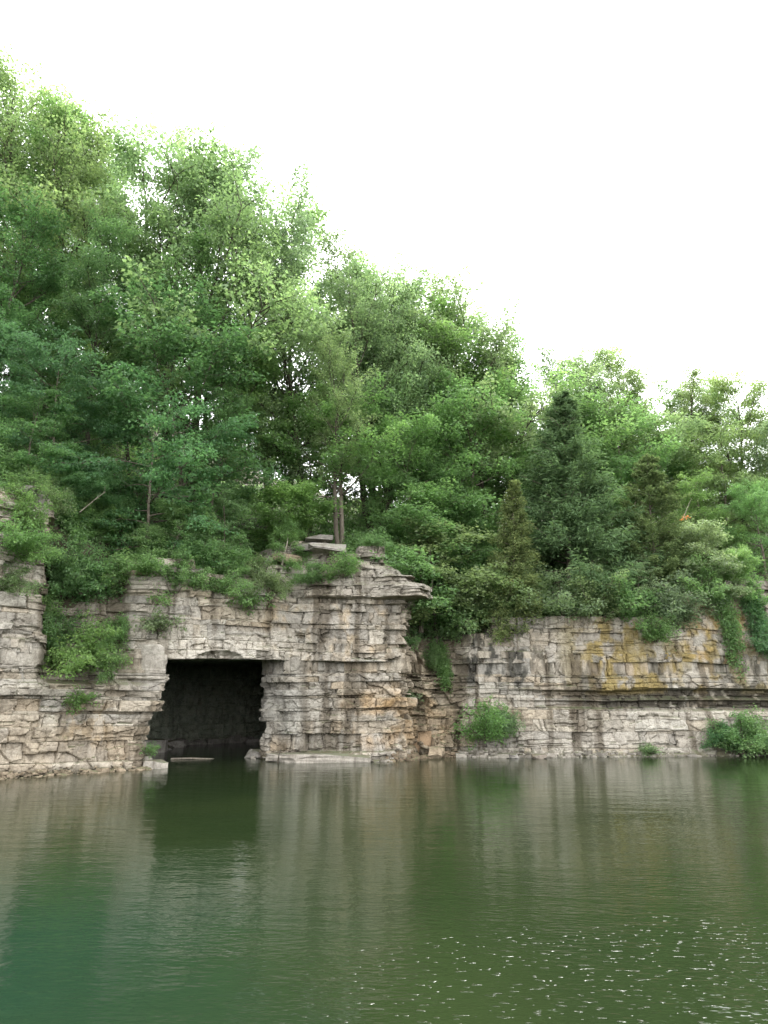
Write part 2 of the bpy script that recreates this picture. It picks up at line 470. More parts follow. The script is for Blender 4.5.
def build_face(pts, layers, seed, ds, top_limit=True, low=False):
    rng = np.random.default_rng(seed)
    s, X, Y, PX, nx, ny = resample(pts, ds, 0.5)
    S = len(s)
    zrow, lrow = [], []
    for li, (a, b, off, rec) in enumerate(layers):
        th = b - a
        n = max(2, int(round(th / 0.052)))
        inner = np.linspace(a, b, n + 1)[1:-1]
        zz = [a + .003, a + min(.03, th * .2)] + [v for v in inner if a + .04 < v < b - .04] + [b - min(.03, th * .2), b - .003]
        zrow += zz; lrow += [li] * len(zz)
    zrow = np.array(zrow); lrow = np.array(lrow)
    V = len(zrow)
    top = np.interp(PX, TOP_PX, TOP_Z) + (vnoise(s * .9, s * 0, 5) - .5) * .7 + (hash2(np.floor(s / 1.3), np.floor(s * 0), 9) - .5) * .35
    tops = np.array([b for _, b, _, _ in layers])
    if top_limit:
        topq = tops[np.clip(np.searchsorted(tops, top), 0, len(tops) - 1)]
    else:
        topq = np.full(S, zrow[-1] + 1)
    D = np.zeros((S, V)); COL = np.zeros((S, V, 3))
    rub = np.clip(bump2(PX, 428, 26) * 1.3, 0, 1)                      # shattered gully
    flat = np.clip((PX - 455) / 25, 0, 1)                              # massive right wall
    left = np.clip((60 - PX) / 200 + .8, 0, 1) * (PX < 160)
    for li, (a, b, off, rec) in enumerate(layers):
        cols = np.where(lrow == li)[0]
        th = b - a
        z = zrow[cols]
        # joint-bounded blocks along the bed, each split again into its own sub-beds and pieces
        edges = [0.0]
        while edges[-1] < s[-1] + 3:
            edges.append(edges[-1] + rng.uniform(.45, 1.3) + (rng.random() < .35) * rng.uniform(.5, 2.4))
        edges = np.array(edges); nb = len(edges) - 1
        KS, MS = 5, 3
        nsub = np.minimum(1 + (rng.random(nb) * min(KS, max(1.0, th / .17)) * rng.uniform(.4, 1.0, nb)).astype(int), KS)
        sb = np.sort(rng.uniform(.08, .92, (nb, KS - 1)), 1)
        sb = np.where(np.arange(KS - 1)[None] < (nsub - 1)[:, None], np.sort(rng.uniform(.1, .9, (nb, KS - 1)), 1), 9.0)
        sb = np.sort(sb, 1)
        nsp = rng.choice([0, 1, 2], (nb, KS), p=[.42, .36, .22])
        sp = np.where(np.arange(MS - 1)[None, None] < nsp[..., None], rng.uniform(.12, .88, (nb, KS, MS - 1)), 9.0)
        sp = np.sort(sp, 2)
        bo = rng.normal(0, .06, nb) - (rng.random(nb) < .06) * rng.uniform(.1, .28, nb)
        so_ = rng.normal(0, .032, (nb, KS, MS)) - (rng.random((nb, KS, MS)) < .05) * rng.uniform(.06, .22, (nb, KS, MS))
        tl = rng.normal(0, .09, (nb, KS, MS)); vt = rng.normal(0, .10, (nb, KS, MS))
        ck = (rng.random(nb + 1) < .8) * rng.uniform(.03, .16, nb + 1)
        ckz = rng.uniform(0, .09, (nb, KS)); ckx = rng.uniform(0, .09, (nb, KS))
        dip = rng.normal(0, .05, nb)
        tcB = tonecol(rng, nb); tcS = tonecol(rng, nb * KS * MS).reshape(nb, KS, MS, 3)
        zc = (a + b) / 2
        sg, zg = np.meshgrid(s, z, indexing='ij')
        sw = sg + (zg - zc) * .16 * np.sin(sg * 1.7 + li) + (vnoise(sg * 3, zg * 6, li) - .5) * .10
        bi = np.clip(np.searchsorted(edges, sw.ravel(), side='right').reshape(sw.shape) - 1, 0, nb - 1)
        e0 = sw - edges[bi]; e1 = edges[bi + 1] - sw; bw = edges[bi + 1] - edges[bi]
        u = sw - (edges[bi] + edges[bi + 1]) / 2
        uf = e0 / bw
        zf = (zg - a) / th + (dip[bi] * u + (vnoise(sg * 2.2, zg * 3, li + 200) - .5) * .07) / th
        k = np.zeros(bi.shape, int); dz_ = np.full(bi.shape, 9.0); gz = np.zeros(bi.shape)
        for q in range(KS - 1):
            t_ = sb[bi, q]; k += zf > t_
            dd = np.abs(zf - t_) * th
            gz = np.where(dd < dz_, ckz[bi, q], gz); dz_ = np.minimum(dz_, dd)
        m_ = np.zeros(bi.shape, int); dx_ = np.full(bi.shape, 9.0)
        for q in range(MS - 1):
            t_ = sp[bi, k, q]; m_ += uf > t_
            dx_ = np.minimum(dx_, np.abs(uf - t_) * bw)
        amp = (1 + rub * 1.2 - flat * .38)[:, None]
        hold = np.clip((vnoise(s * .33 + li * 9, s * 0, 37) - .32) * 3, 0, 1)[:, None]      # beds weld together here and there
        loff = off * hold * 1.3 + (vnoise(s * .45 + li * 7, s * 0, 31)[:, None] - .5) * .09
        d = (loff + bo[bi] + so_[bi, k, m_] + tl[bi, k, m_] * np.clip(u, -.7, .7) + vt[bi, k, m_] * np.clip(zg - zc, -.4, .4)) * amp
        d -= ck[bi] * np.exp(-(e0 / .03) ** 2) + ck[bi + 1] * np.exp(-(e1 / .03) ** 2)
        d -= gz * np.exp(-(dz_ / .028) ** 2) + ckx[bi, k] * np.exp(-(dx_ / .026) ** 2)
        d -= .022 * (np.exp(-e0 / .05) + np.exp(-e1 / .05)) + .014 * (np.exp(-dz_ / .04) + np.exp(-dx_ / .04))
        ez = np.minimum(zg - a, b - zg)
        d -= (.008 + .09 * hold * vnoise(sg * .8, sg * 0 + li, 77) ** 1.5) * np.exp(-ez / .022)
        D[:, cols] = d
        COL[:, cols] = tcB[bi] * .6 + tcS[bi, k, m_] * .4
    sg, zg = np.meshgrid(s, zrow, indexing='ij')
    fa, fe = facets(sg * 1.25, zg * 1.9, 3)
    fb, fe2 = facets(sg * 3.4 + 9, zg * 5.0, 13)
    fc, _ = facets(sg * 9 + 2, zg * 11, 23)
    A = (1 + rub * 1.6 - flat * .3)[:, None]
    D += A * (fa * .13 + fb * .038) + fc * .009
    D -= (np.exp(-fe * 14) * .035 + np.exp(-fe2 * 10) * .012) * A
    D += (fbm(sg * .22, zg * .3, 41, 3) - .5) * .5
    # scallop over the cave mouth
    if not low:
        D -= .55 * np.clip(1 - ((PX[:, None] - 213) / 24) ** 2 - ((zg - 4.9) / .5) ** 2, 0, 1) ** .5
    zz = np.minimum(zg, topq[:, None])
    clamped = zg > topq[:, None]
    inn = np.zeros_like(zz)
    off = D - setback(PX, zz)
    if top_limit:
        # value right at the rim, then a short strip running back over the top
        j = np.clip(np.searchsorted(zrow, topq) - 1, 0, V - 1)
        rim = off[np.arange(S), j]
        off = np.where(clamped, rim[:, None], off)
        add_in = np.array([.12, .35, .7, 1.2, 1.9, 2.8])
        K = len(add_in)
        off = np.concatenate([off, rim[:, None] - add_in[None]], axis=1)
        zadd = topq[:, None] + (vnoise(sg[:, :K] * 2.1, add_in[None] * 3 + 0 * sg[:, :K], 3) - .6) * .12
        zz = np.concatenate([zz, zadd], axis=1)
        COL = np.concatenate([COL, np.repeat(COL[:, -1:], K, axis=1) * .8], axis=1)
        V += K
    zw = zz + (vnoise(sg[:, :1] * .3, sg[:, :1] * 0, 55) - .5) * .16 + (vnoise(sg[:, :1] * 1.4, zz * .7, 56) - .5) * .05
    if low:
        zw = np.where(zz > 4.5, zw + (zz - 4.5) * 1.6, zw)
        off = off - np.clip((zz - 4.9) / .06, 0, 1) * .4 * (1 - np.interp(PX, [156, 166, 258, 266], [0, 1, 1, 0]))[:, None]
    PXg = np.repeat(PX[:, None], V, 1)
    Xw = X[:, None] + nx[:, None] * off
    Yw = Y[:, None] + ny[:, None] * off
    if low:   # the left jamb leans: its foot reaches further into the mouth than its head
        w2 = np.interp(PX, [118, 146, 168, 182], [0, 1, 1, 0])[:, None]
        Xw += w2 * np.interp(zz, [-.6, 0, 1.4, 3.0, 4.4, 5], [-.1, 0, .2, .75, 1.0, 1.0])
    P = np.stack([Xw, Yw, zw], axis=-1)
    # ---- rock colour zones (stains, lichen, wet seeps, clay)
    C3 = COL.copy()
    nA = fbm(sg[:, :1] * .9 + zz * .05, zz * 1.1, 61, 4); nB = fbm(sg[:, :1] * 2.3, zz * 1.6, 67, 4)
    def blend(c, m):
        nonlocal C3
        m = np.clip(m, 0, 1)[..., None]
        C3 = C3 * (1 - m) + np.array(c) * m
    def box(x, a, b, w): return np.clip((x - a) / w + .5, 0, 1) * np.clip((b - x) / w + .5, 0, 1)
    # tan clay-stained foot on the left, pale dried mud line
    blend((.34, .275, .20), box(PXg, -700, 150, 20) * box(zz, -1, 1.9, .8) * (.15 + .5 * nA))
    blend((.25, .19, .12), box(PXg, 60, 112, 20) * box(zz, 1.0, 3.0, .6) * (nB > .5) * .55)
    blend((.17, .15, .12), box(PXg, 30, 125, 18) * box(zz, 3.4, 9.5, .8) * (.25 + .5 * nB))  # left recess above the foot blended to a darker brown
    # ochre clay around the gully and the right foot of the bluff
    blend((.33, .22, .11), box(PXg, 340, 456, 30) * box(zz, .6, 3.3, .8) * np.clip(nA * 3 - 1.15, 0, 1) * .85)
    blend((.27, .215, .15), box(PXg, 404, 462, 14) * box(zz, -.5, 8, 1) * (.35 + .4 * nB))
    blend((.40, .30, .18), box(PXg, 250, 400, 30) * box(zz, 4.5, 8.2, .8) * np.clip(nB * 3 - 1.6, 0, 1) * .6)
    # weathered grey cap slabs
    blend((.24, .225, .205), box(PXg, 270, 408, 14) * box(zz, 8.3, 11.5, .3) * (.5 + .45 * nA))
    # black seep stains
    seep = np.clip(nA * 4 - 1.5, 0, 1)
    blend((.042, .042, .038), box(PXg, 455, 545, 26) * box(zz, 3.6, 7.0, .5) * np.clip(nB * 6 - 2.4 + (nA - .5) * 3, 0, 1) * .92)
    blend((.045, .04, .032), box(PXg, 575, 1200, 40) * box(zz, 2.45, 3.55, .25) * np.clip(nB * 5 - 1.1, 0, 1) * .95)
    blend((.08, .074, .06), box(PXg, 540, 1200, 30) * box(zz, 3.2, 5.6, .8) * np.clip(nB * 6 - 2.8 + (nA - .5) * 3, 0, 1) * .75)
    # orange lichen
    nO = fbm(sg[:, :1] * .7, zz * .4, 71, 3) * .62 + fbm(sg[:, :1] * 3.2, zz * 2.6, 72, 4) * .38
    nO2 = fbm(sg[:, :1] * 1.3 + 40, zz * 1.2, 73, 5)
    blend((.27, .20, .075), box(PXg, 592, 745, 16) * box(zz, 3.4, 7.3, .35) * np.clip(nO2 * 8 - 3.45, 0, 1) * np.clip(nO * 6 - 1.9, 0, 1) * .9)
    blend((.20, .165, .075), box(PXg, 570, 790, 20) * box(zz, 3.4, 8.8, .5) * np.clip(nO2 * 7 - 3.0, 0, 1) * .6)
    blend((.30, .2, .07), box(PXg, 700, 780, 16) * box(zz, 4.5, 10, .6) * np.clip(nO * 6 - 3.0, 0, 1) * .6)
    # dark damp drips
    nD = fbm(sg[:, :1] * 1.7, zz * .12, 83, 3)
    blend((.085, .07, .052), np.clip(nD * 6 - 3.4, 0, 1) * .75)
    # pale freshly broken lintel
    blend((.47, .45, .42), box(PXg, 172, 285, 18) * box(zz, 4.7, 6.3, .5) * .5)
    # wet line at the waterline
    blend((.085, .075, .055), np.clip(1.4 - zz / .2 + (nB - .5) * 1.5, 0, 1) * .75)
    if low: # cave interior: its grey-green gloom is put into the stone colour
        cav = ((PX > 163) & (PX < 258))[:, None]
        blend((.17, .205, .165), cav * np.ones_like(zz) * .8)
        blend((.25, .25, .24), box(PXg, 256, 300, 10) * box(zz, 1, 5, .6) * .6)  # right jamb blended towards a plain grey
    C3 *= np.array([1.05, 1.03, .985])
    idx = np.arange(S * V).reshape(S, V)
    a, b, c, d = idx[:-1, :-1], idx[1:, :-1], idx[1:, 1:], idx[:-1, 1:]
    F4 = np.stack([a, b, c, d], -1).reshape(-1, 4)
    Pf = P.reshape(-1, 3)
    area = np.linalg.norm(np.cross(Pf[F4[:, 2]] - Pf[F4[:, 0]], Pf[F4[:, 3]] - Pf[F4[:, 1]]), axis=1)
    F4 = F4[area > 1e-6]
    return Pf, F4, C3.reshape(-1, 3), (s, X, Y, PX, nx, ny, topq)


rng0 = np.random.default_rng(11)
lay_low = make_layers(rng0, -0.6, 4.98, [0.42, 1.9, 2.55, 3.5, 3.88, 4.3])
lay_up = make_layers(rng0, 4.98, 13.8, [5.45, 6.9, 8.3, 8.95], thin_above=7.2)
# the bed that makes the thick protruding cap slab
lay_up = [(a, b, (.1 if abs(a - 8.3) < .02 else o), False if abs(a - 8.3) < .02 else r) for a, b, o, r in lay_up]

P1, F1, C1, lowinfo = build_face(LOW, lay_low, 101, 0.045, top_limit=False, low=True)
P2, F2, C2, upinfo = build_face(UP, lay_up, 202, 0.045)
sU, XU, YU, PXU, nxU, nyU, topU = upinfo

# underside of the upper beds: cave roof and sealing of the bedding plane
def ceiling():
    sel = np.where((PXU > 100) & (PXU < 330))[0][::4]
    depth = np.concatenate([np.array([.0, .12, .3, .6, 1.0, 1.6, 2.4]), np.arange(3.2, 20, 1.0)])
    S, T = len(sel), len(depth)
    base = -setback(PXU[sel], np.full((len(sel), 1), 5.0))[:, 0]
    dg = np.repeat(depth[None], S, 0)
    X = XU[sel][:, None] + nxU[sel][:, None] * (base[:, None] - .12 - np.minimum(dg, 1.0)) + np.where(dg > 1, 0.0, 0) * dg
    Y = YU[sel][:, None] + nyU[sel][:, None] * (base[:, None] - .12 - np.minimum(dg, 1.0)) + np.maximum(dg - 1, 0)
    f, fe = facets(X * .7, Y * .7, 91)
    Z = 4.99 + .02 * np.minimum(dg, 3) + f * .2 * np.clip(dg, 0, 1) + np.clip(dg, 0, 2) * .05
    P = np.stack([X, Y, Z], -1).reshape(-1, 3)
    idx = np.arange(S * T).reshape(S, T)
    Fq = np.stack([idx[:-1, :-1], idx[:-1, 1:], idx[1:, 1:], idx[1:, :-1]], -1).reshape(-1, 4)
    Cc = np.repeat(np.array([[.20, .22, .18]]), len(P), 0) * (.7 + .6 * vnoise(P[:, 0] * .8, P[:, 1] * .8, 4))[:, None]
    return P, Fq, Cc


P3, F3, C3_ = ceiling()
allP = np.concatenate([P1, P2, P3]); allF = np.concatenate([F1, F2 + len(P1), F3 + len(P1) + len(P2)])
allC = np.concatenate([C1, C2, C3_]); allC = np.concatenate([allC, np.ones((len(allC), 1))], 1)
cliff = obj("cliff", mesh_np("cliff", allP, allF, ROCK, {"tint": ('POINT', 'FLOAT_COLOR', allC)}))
tag(cliff, "grey and tan layered limestone cliff with a dark cave mouth at the water", "cliff", kind="structure")


# ------------------------------------------------------------------ hill behind the rim
def Yrim(x): return np.interp(x, XU, YU)
def PXrim(x): return np.interp(x, XU, PXU)
HILL_PX = [-600, -60, 0, 40, 115, 180, 255, 290, 320, 388, 408, 440, 470, 510, 600, 690, 768, 1200]
HILL_Z = [13, 12.2, 11.3, 10.4, 9.4, 9.4, 9.6, 10.3, 10.9, 10.6, 8.4, 6.8, 6.7, 7.1, 7.1, 7.6, 9.3, 11]
def Zrim(x):
    return np.interp(PXrim(x), HILL_PX, HILL_Z)
def rim_set(x):
    return np.interp(x, XU, setback(PXU, topU[:, None])[:, 0] / np.maximum(-nyU, .55))
SLOPE_X = [-30, -15, -5, 5, 20, 40]; SLOPE_V = [.42, .42, .36, .34, .36, .36]


def hill_z(x, y):
    t = np.maximum(y - Yrim(x) - rim_set(x) - 1.2, -1)
    zr = Zrim(x)
    # behind a low rim the ground first climbs steeply to the shelf the bluff stands on
    shelf = 10.2 + .0 * x
    lift = np.clip(shelf - zr, 0, 6) * (1 - np.exp(-np.maximum(t, 0) / 5.0))
    sl = np.interp(x, SLOPE_X, SLOPE_V)
    return zr - .15 + lift * .8 + sl * np.minimum(t, 42) + .1 * np.maximum(t - 42, 0) + (vnoise(x * .35, y * .35, 19) - .5) * .6


FIRST = .7
gx = np.concatenate([np.linspace(-26, 48, 260)])
tt = np.concatenate([[.69], np.linspace(.7, 12, 40), np.linspace(12.6, 40, 40), np.linspace(43, 160, 25)])
GX = np.repeat(gx[:, None], len(tt), 1)
GY = Yrim(GX) + rim_set(GX) + .3 + tt[None]
GZ = hill_z(GX, GY) - np.clip(1.6 - (tt[None]), 0, 1) * .25
GZ[:, 0] = np.maximum(GZ[:, 0] - 4.5, np.minimum(5.7, GZ[:, 0] - .3))
P = np.stack([GX, GY, GZ], -1).reshape(-1, 3)
idx = np.arange(P.shape[0]).reshape(GX.shape)
Fq = np.stack([idx[:-1, :-1], idx[1:, :-1], idx[1:, 1:], idx[:-1, 1:]], -1).reshape(-1, 4)
hill = obj("hill", mesh_np("hill", P, Fq, SOIL, smooth=True))
tag(hill, "steep wooded hillside of dark soil above the cliff", "hill", kind="structure")

# lake bed / ground out to the horizon, and the water
g = 2500.0
bed = obj("ground", mesh_np("ground", [(-g, -g, -3), (g, -g, -3), (g, g, -3), (-g, g, -3)], [(0, 1, 2, 3)], SOIL))
tag(bed, "muddy ground under the lake reaching to the horizon", "ground", kind="structure")
wt = obj("water", mesh_np("water", [(-160, -120, 0), (160, -120, 0), (160, 60, 0), (-160, 60, 0)], [(0, 1, 2, 3)], WATER))
tag(wt, "calm dark green quarry lake with faint ripples", "water", kind="structure")


# ------------------------------------------------------------------ plants
def frame_from(d):
    d = d / (np.linalg.norm(d) + 1e-9)
    a = np.array([0, 0, 1.0]) if abs(d[2]) < .9 else np.array([1.0, 0, 0])
    u = np.cross(d, a); u /= np.linalg.norm(u)
    return d, u, np.cross(d, u)


class Wood:
    def __init__(self): self.v, self.f, self.n = [], [], 0
    def tube(self, pts, rad, k):
        pts = np.asarray(pts, float)
        dirs = np.gradient(pts, axis=0)
        ang = np.linspace(0, 2 * math.pi, k, endpoint=False)
        for i, (p, r) in enumerate(zip(pts, rad)):
            d, u, w = frame_from(dirs[i])
            self.v.append(p + r * (np.cos(ang)[:, None] * u + np.sin(ang)[:, None] * w))
        m = len(pts)
        i = np.arange(m - 1)[:, None]; j = np.arange(k)[None]
        a = self.n + i * k + j; b = self.n + i * k + (j + 1) % k
        self.f.append(np.stack([a, b, b + k, a + k], -1).reshape(-1, 4))
        self.n += m * k
    def mesh(self, name, mat):
        return mesh_np(name, np.concatenate(self.v), np.concatenate(self.f), mat, smooth=True)


class Leaves:
    """leaf sprays: flat-ish fans of small folded leaves"""
    def __init__(self, seed): self.r = np.random.default_rng(seed); self.items = []
    def spray(self, c, d, rad, n, flat=.28, droop=.35, size=.15, asp=.72, tone=0.0, up=1.0, tilt=.55):
        self.items.append((np.array(c, float), np.array(d, float), rad, n, flat, droop, size, asp, tone, up, tilt))
    def mesh(self, name, mat):
        r = self.r
        cs, ds, rads, ns, fl, dr, sz, asp, tn, up, tilt = zip(*self.items)
        ns = np.array(ns); rep = lambda a: np.repeat(np.array(a, float), ns, axis=0)
        c = rep(cs); d = rep(ds); rad = rep(rads); fl = rep(fl); dr = rep(dr); sz = rep(sz); asp = rep(asp); tn = rep(tn); up = rep(up); tilt = rep(tilt)
        M = len(c)
        th = r.uniform(0, 2 * np.pi, M); q = np.sqrt(r.random(M)) * rad
        ox, oy = np.cos(th) * q, np.sin(th) * q
        dn = d / (np.linalg.norm(d, axis=1, keepdims=True) + 1e-9)
        h = np.stack([dn[:, 0], dn[:, 1], np.zeros(M)], 1); h /= (np.linalg.norm(h, axis=1, keepdims=True) + 1e-6)
        sd = np.stack([-h[:, 1], h[:, 0], np.zeros(M)], 1)
        p = c + h * ox[:, None] * 1.25 + sd * oy[:, None] * .85
        p[:, 2] += r.normal(0, 1, M) * fl * rad - dr * (q / rad) ** 2 * rad + dn[:, 2] * ox * .6
        out = h * ox[:, None] + sd * oy[:, None]
        ld = out / (np.linalg.norm(out, axis=1, keepdims=True) + 1e-6) + r.normal(0, .6, (M, 3)) + dn * .5
        ld[:, 2] -= .35
        ld /= np.linalg.norm(ld, axis=1, keepdims=True)
        nn = np.stack([np.zeros(M), np.zeros(M), up], 1) + r.normal(0, 1, (M, 3)) * tilt[:, None] + out / (rad[:, None]) * .25
        nn -= ld * np.sum(nn * ld, 1, keepdims=True)
        nn /= (np.linalg.norm(nn, axis=1, keepdims=True) + 1e-6)
        sdv = np.cross(ld, nn)
        L = sz * r.uniform(.5, 1.35, M); Wd = L * asp * r.uniform(.8, 1.2, M)
        L = L[:, None]; Wd = Wd[:, None]
        v = np.stack([p - ld * L * .5, p - ld * L * .05 + sdv * Wd * .5 + nn * L * .1, p + ld * L * .55 - nn * L * .12, p - ld * L * .05 - sdv * Wd * .5 + nn * L * .1], 1).reshape(-1, 3)
        f = np.arange(M * 4).reshape(M, 4)
        lv = np.clip(.5 + r.normal(0, .16, M) + tn, 0, 1)
        return mesh_np(name, v, f, mat, {"lv": ('FACE', 'FLOAT', lv)})


def bent(p0, d0, length, n, rng, wig=.12, curl=0.0):
    """path starting at p0 in direction d0; curl>0 turns up, <0 droops"""
    p = np.array(p0, float); d = np.array(d0, float); d /= np.linalg.norm(d)
    out = [p.copy()]
    for i in range(n):
        d = d + rng.normal(0, wig, 3); d[2] += curl / n
        d /= np.linalg.norm(d)
        p = p + d * length / n
        out.append(p.copy())
    return np.array(out)


def lerp_path(pts, t):
    x = t * (len(pts) - 1); i = min(int(x), len(pts) - 2); f = x - i
    return pts[i] * (1 - f) + pts[i + 1] * f, pts[i + 1] - pts[i]


def broadleaf(seed, H, base, cr, limbs=22, elev=(15, 65), spray=(.55, .95), nleaf=34, lsize=.16, dens=1.0, shape='oval', curl=.25, droop=.35, bark=BARK, lean=.05, flat=.26, fork=0):
    rng = np.random.default_rng(seed)
    wd, lf = Wood(), Leaves(seed + 1)
    r0 = H * .0125
    trunk = bent((0, 0, -.6), (rng.normal(0, lean), rng.normal(0, lean), 1), H * .93 + .6, 12, rng, .05, .15)
    tr = r0 * (1 - np.linspace(0, 1, 13) ** 1.2 * .93) ; tr[0] *= 1.35
    wd.tube(trunk, tr, 8)
    ga = rng.uniform(0, 6.28)
    for i in range(limbs):
        f = (i + rng.uniform(-.3, .3)) / (limbs - 1)
        f = min(max(f, 0), 1)
        hz = base + (.985 - base) * f
        p0, dd = lerp_path(trunk, min(hz, .995))
        ga += 2.4 + rng.normal(0, .35)
        if shape == 'oval': prof = math.sin(math.pi * (.16 + .70 * f)) ** .75
        elif shape == 'dome': prof = (1 - (f * .88) ** 2.4) ** .6
        elif shape == 'vase': prof = .35 + .75 * math.sin(math.pi * min(1, .1 + .82 * f))
        else: prof = 1 - .85 * f
        ln = cr * max(.22, prof) * rng.uniform(.72, 1.18)
        el = R(elev[0] + (elev[1] - elev[0]) * f ** 1.2 + rng.normal(0, 8))
        d0 = np.array([math.cos(ga) * math.cos(el), math.sin(ga) * math.cos(el), math.sin(el)])
        limb = bent(p0, d0, ln, 6, rng, .11, curl * rng.uniform(.3, 1.6) - .1)
        lr = max(.018, r0 * .42 * (1 - .72 * f))
        wd.tube(limb, lr * (1 - np.linspace(0, 1, 7) * .85), 5)
        tone = rng.normal(0, .07)
        ns = max(4, int(ln * 2.3 * dens))
        for j in range(ns):
            tpos = rng.uniform(.25, 1.0) if j else 1.0
            q, qd = lerp_path(limb, min(tpos, .999))
            side = rng.choice([-1, 1])
            h = np.array([-qd[1], qd[0], 0]) * side
            h /= (np.linalg.norm(h) + 1e-6)
            qn = qd / np.linalg.norm(qd)
            sd = qn * rng.uniform(.5, 1.1) + h * rng.uniform(.3, 1.0) + np.array([0, 0, rng.normal(.08, .28)])
            sl = ln * rng.uniform(.22, .42) * (1.25 - .5 * tpos) + .35
            sub = bent(q, sd, sl, 4, rng, .14, -.15 + curl * .3)
            wd.tube(sub, lr * .32 * (1 - np.linspace(0, 1, 5) * .8) + .004, 3)
            for k in range(max(2, int(sl * 2.0 * dens))):
                u = rng.uniform(.35, 1.0) if k else 1.0
                cpt, cd = lerp_path(sub, min(u, .999))
                rr = rng.uniform(*spray)
                lf.spray(cpt + rng.normal(0, .12, 3), cd, rr, int(nleaf * rng.uniform(.75, 1.6)), flat=flat, droop=droop, size=lsize * rng.uniform(.8, 1.2), tone=tone + rng.normal(0, .085))
    return wd.mesh("trunk", bark), lf.mesh("crown", LEAF)


def cedar(seed, H, cr, limbs=90, bare=.08, pw=.9, lsize=.2, flat_tiers=False):
    rng = np.random.default_rng(seed)
    wd, lf = Wood(), Leaves(seed + 1)
    trunk = bent((0, 0, -.5), (rng.normal(0, .03), rng.normal(0, .03), 1), H + .3, 10, rng, .02, .1)
    wd.tube(trunk, H * .014 * (1 - np.linspace(0, 1, 11) * .92), 7)
    for i in range(limbs):
        f = bare + (1 - bare) * (i + rng.random()) / limbs
        p0, _ = lerp_path(trunk, min(f, .995))
        a = rng.uniform(0, 6.283)
        ln = cr * (1.02 - f) ** pw * rng.uniform(.7, 1.15) + .15
        el = R(-12 + 50 * f + rng.normal(0, 8))
        limb = bent(p0, (math.cos(a) * math.cos(el), math.sin(a) * math.cos(el), math.sin(el)), ln, 4, rng, .08, .25)
        wd.tube(limb, .022 * (1 - np.linspace(0, 1, 5) * .8), 3)
        for j in range(max(2, int(ln * 3.6))):
            t = rng.uniform(.25, 1)
            q, qd = lerp_path(limb, min(t, .999))
            lf.spray(q, qd, rng.uniform(.25, .46) * (1.1 - .75 * f), 46, flat=.3 if flat_tiers else .5, droop=.4, size=lsize, asp=.28, tone=rng.normal(0, .08), up=.6, tilt=.9)
    return wd.mesh("trunk", BARK), lf.mesh("crown", NEEDLE)


def shrub(seed, H, wr, stems=9, nleaf=34, lsize=.115, spray=(.25, .45), arch=-.5):
    rng = np.random.default_rng(seed)
    wd, lf = Wood(), Leaves(seed + 1)
    for i in range(stems):
        a = 6.283 * i / stems + rng.normal(0, .4)
        out = rng.uniform(.15, 1.0)
        ln = math.hypot(H * (1 - .35 * out), wr * out) * rng.uniform(.8, 1.1)
        st = bent((rng.normal(0, .06), rng.normal(0, .06), -.15), (math.cos(a) * out * wr, math.sin(a) * out * wr, H * (1.15 - .55 * out)), ln, 6, rng, .12, arch * out)
        wd.tube(st, (.012 + .008 * H) * (1 - np.linspace(0, 1, 7) * .8), 4)
        tone = rng.normal(0, .07)
        for j in range(int(5 + ln * 4)):
            t = rng.uniform(.2, 1) if j else 1
            q, qd = lerp_path(st, min(t, .999))
            d = qd / np.linalg.norm(qd) + rng.normal(0, .7, 3)
            sub = bent(q, d, rng.uniform(.2, .55) * (.5 + ln * .22), 2, rng, .2, -.1)
            wd.tube(sub, np.array([.008, .006, .003]), 3)
            lf.spray(sub[-1], d, rng.uniform(*spray), int(nleaf * rng.uniform(.7, 1.3)), flat=.28, droop=.4, size=lsize, tone=tone + rng.normal(0, .07))
    return wd.mesh("stems", BARK), lf.mesh("foliage", LEAF)


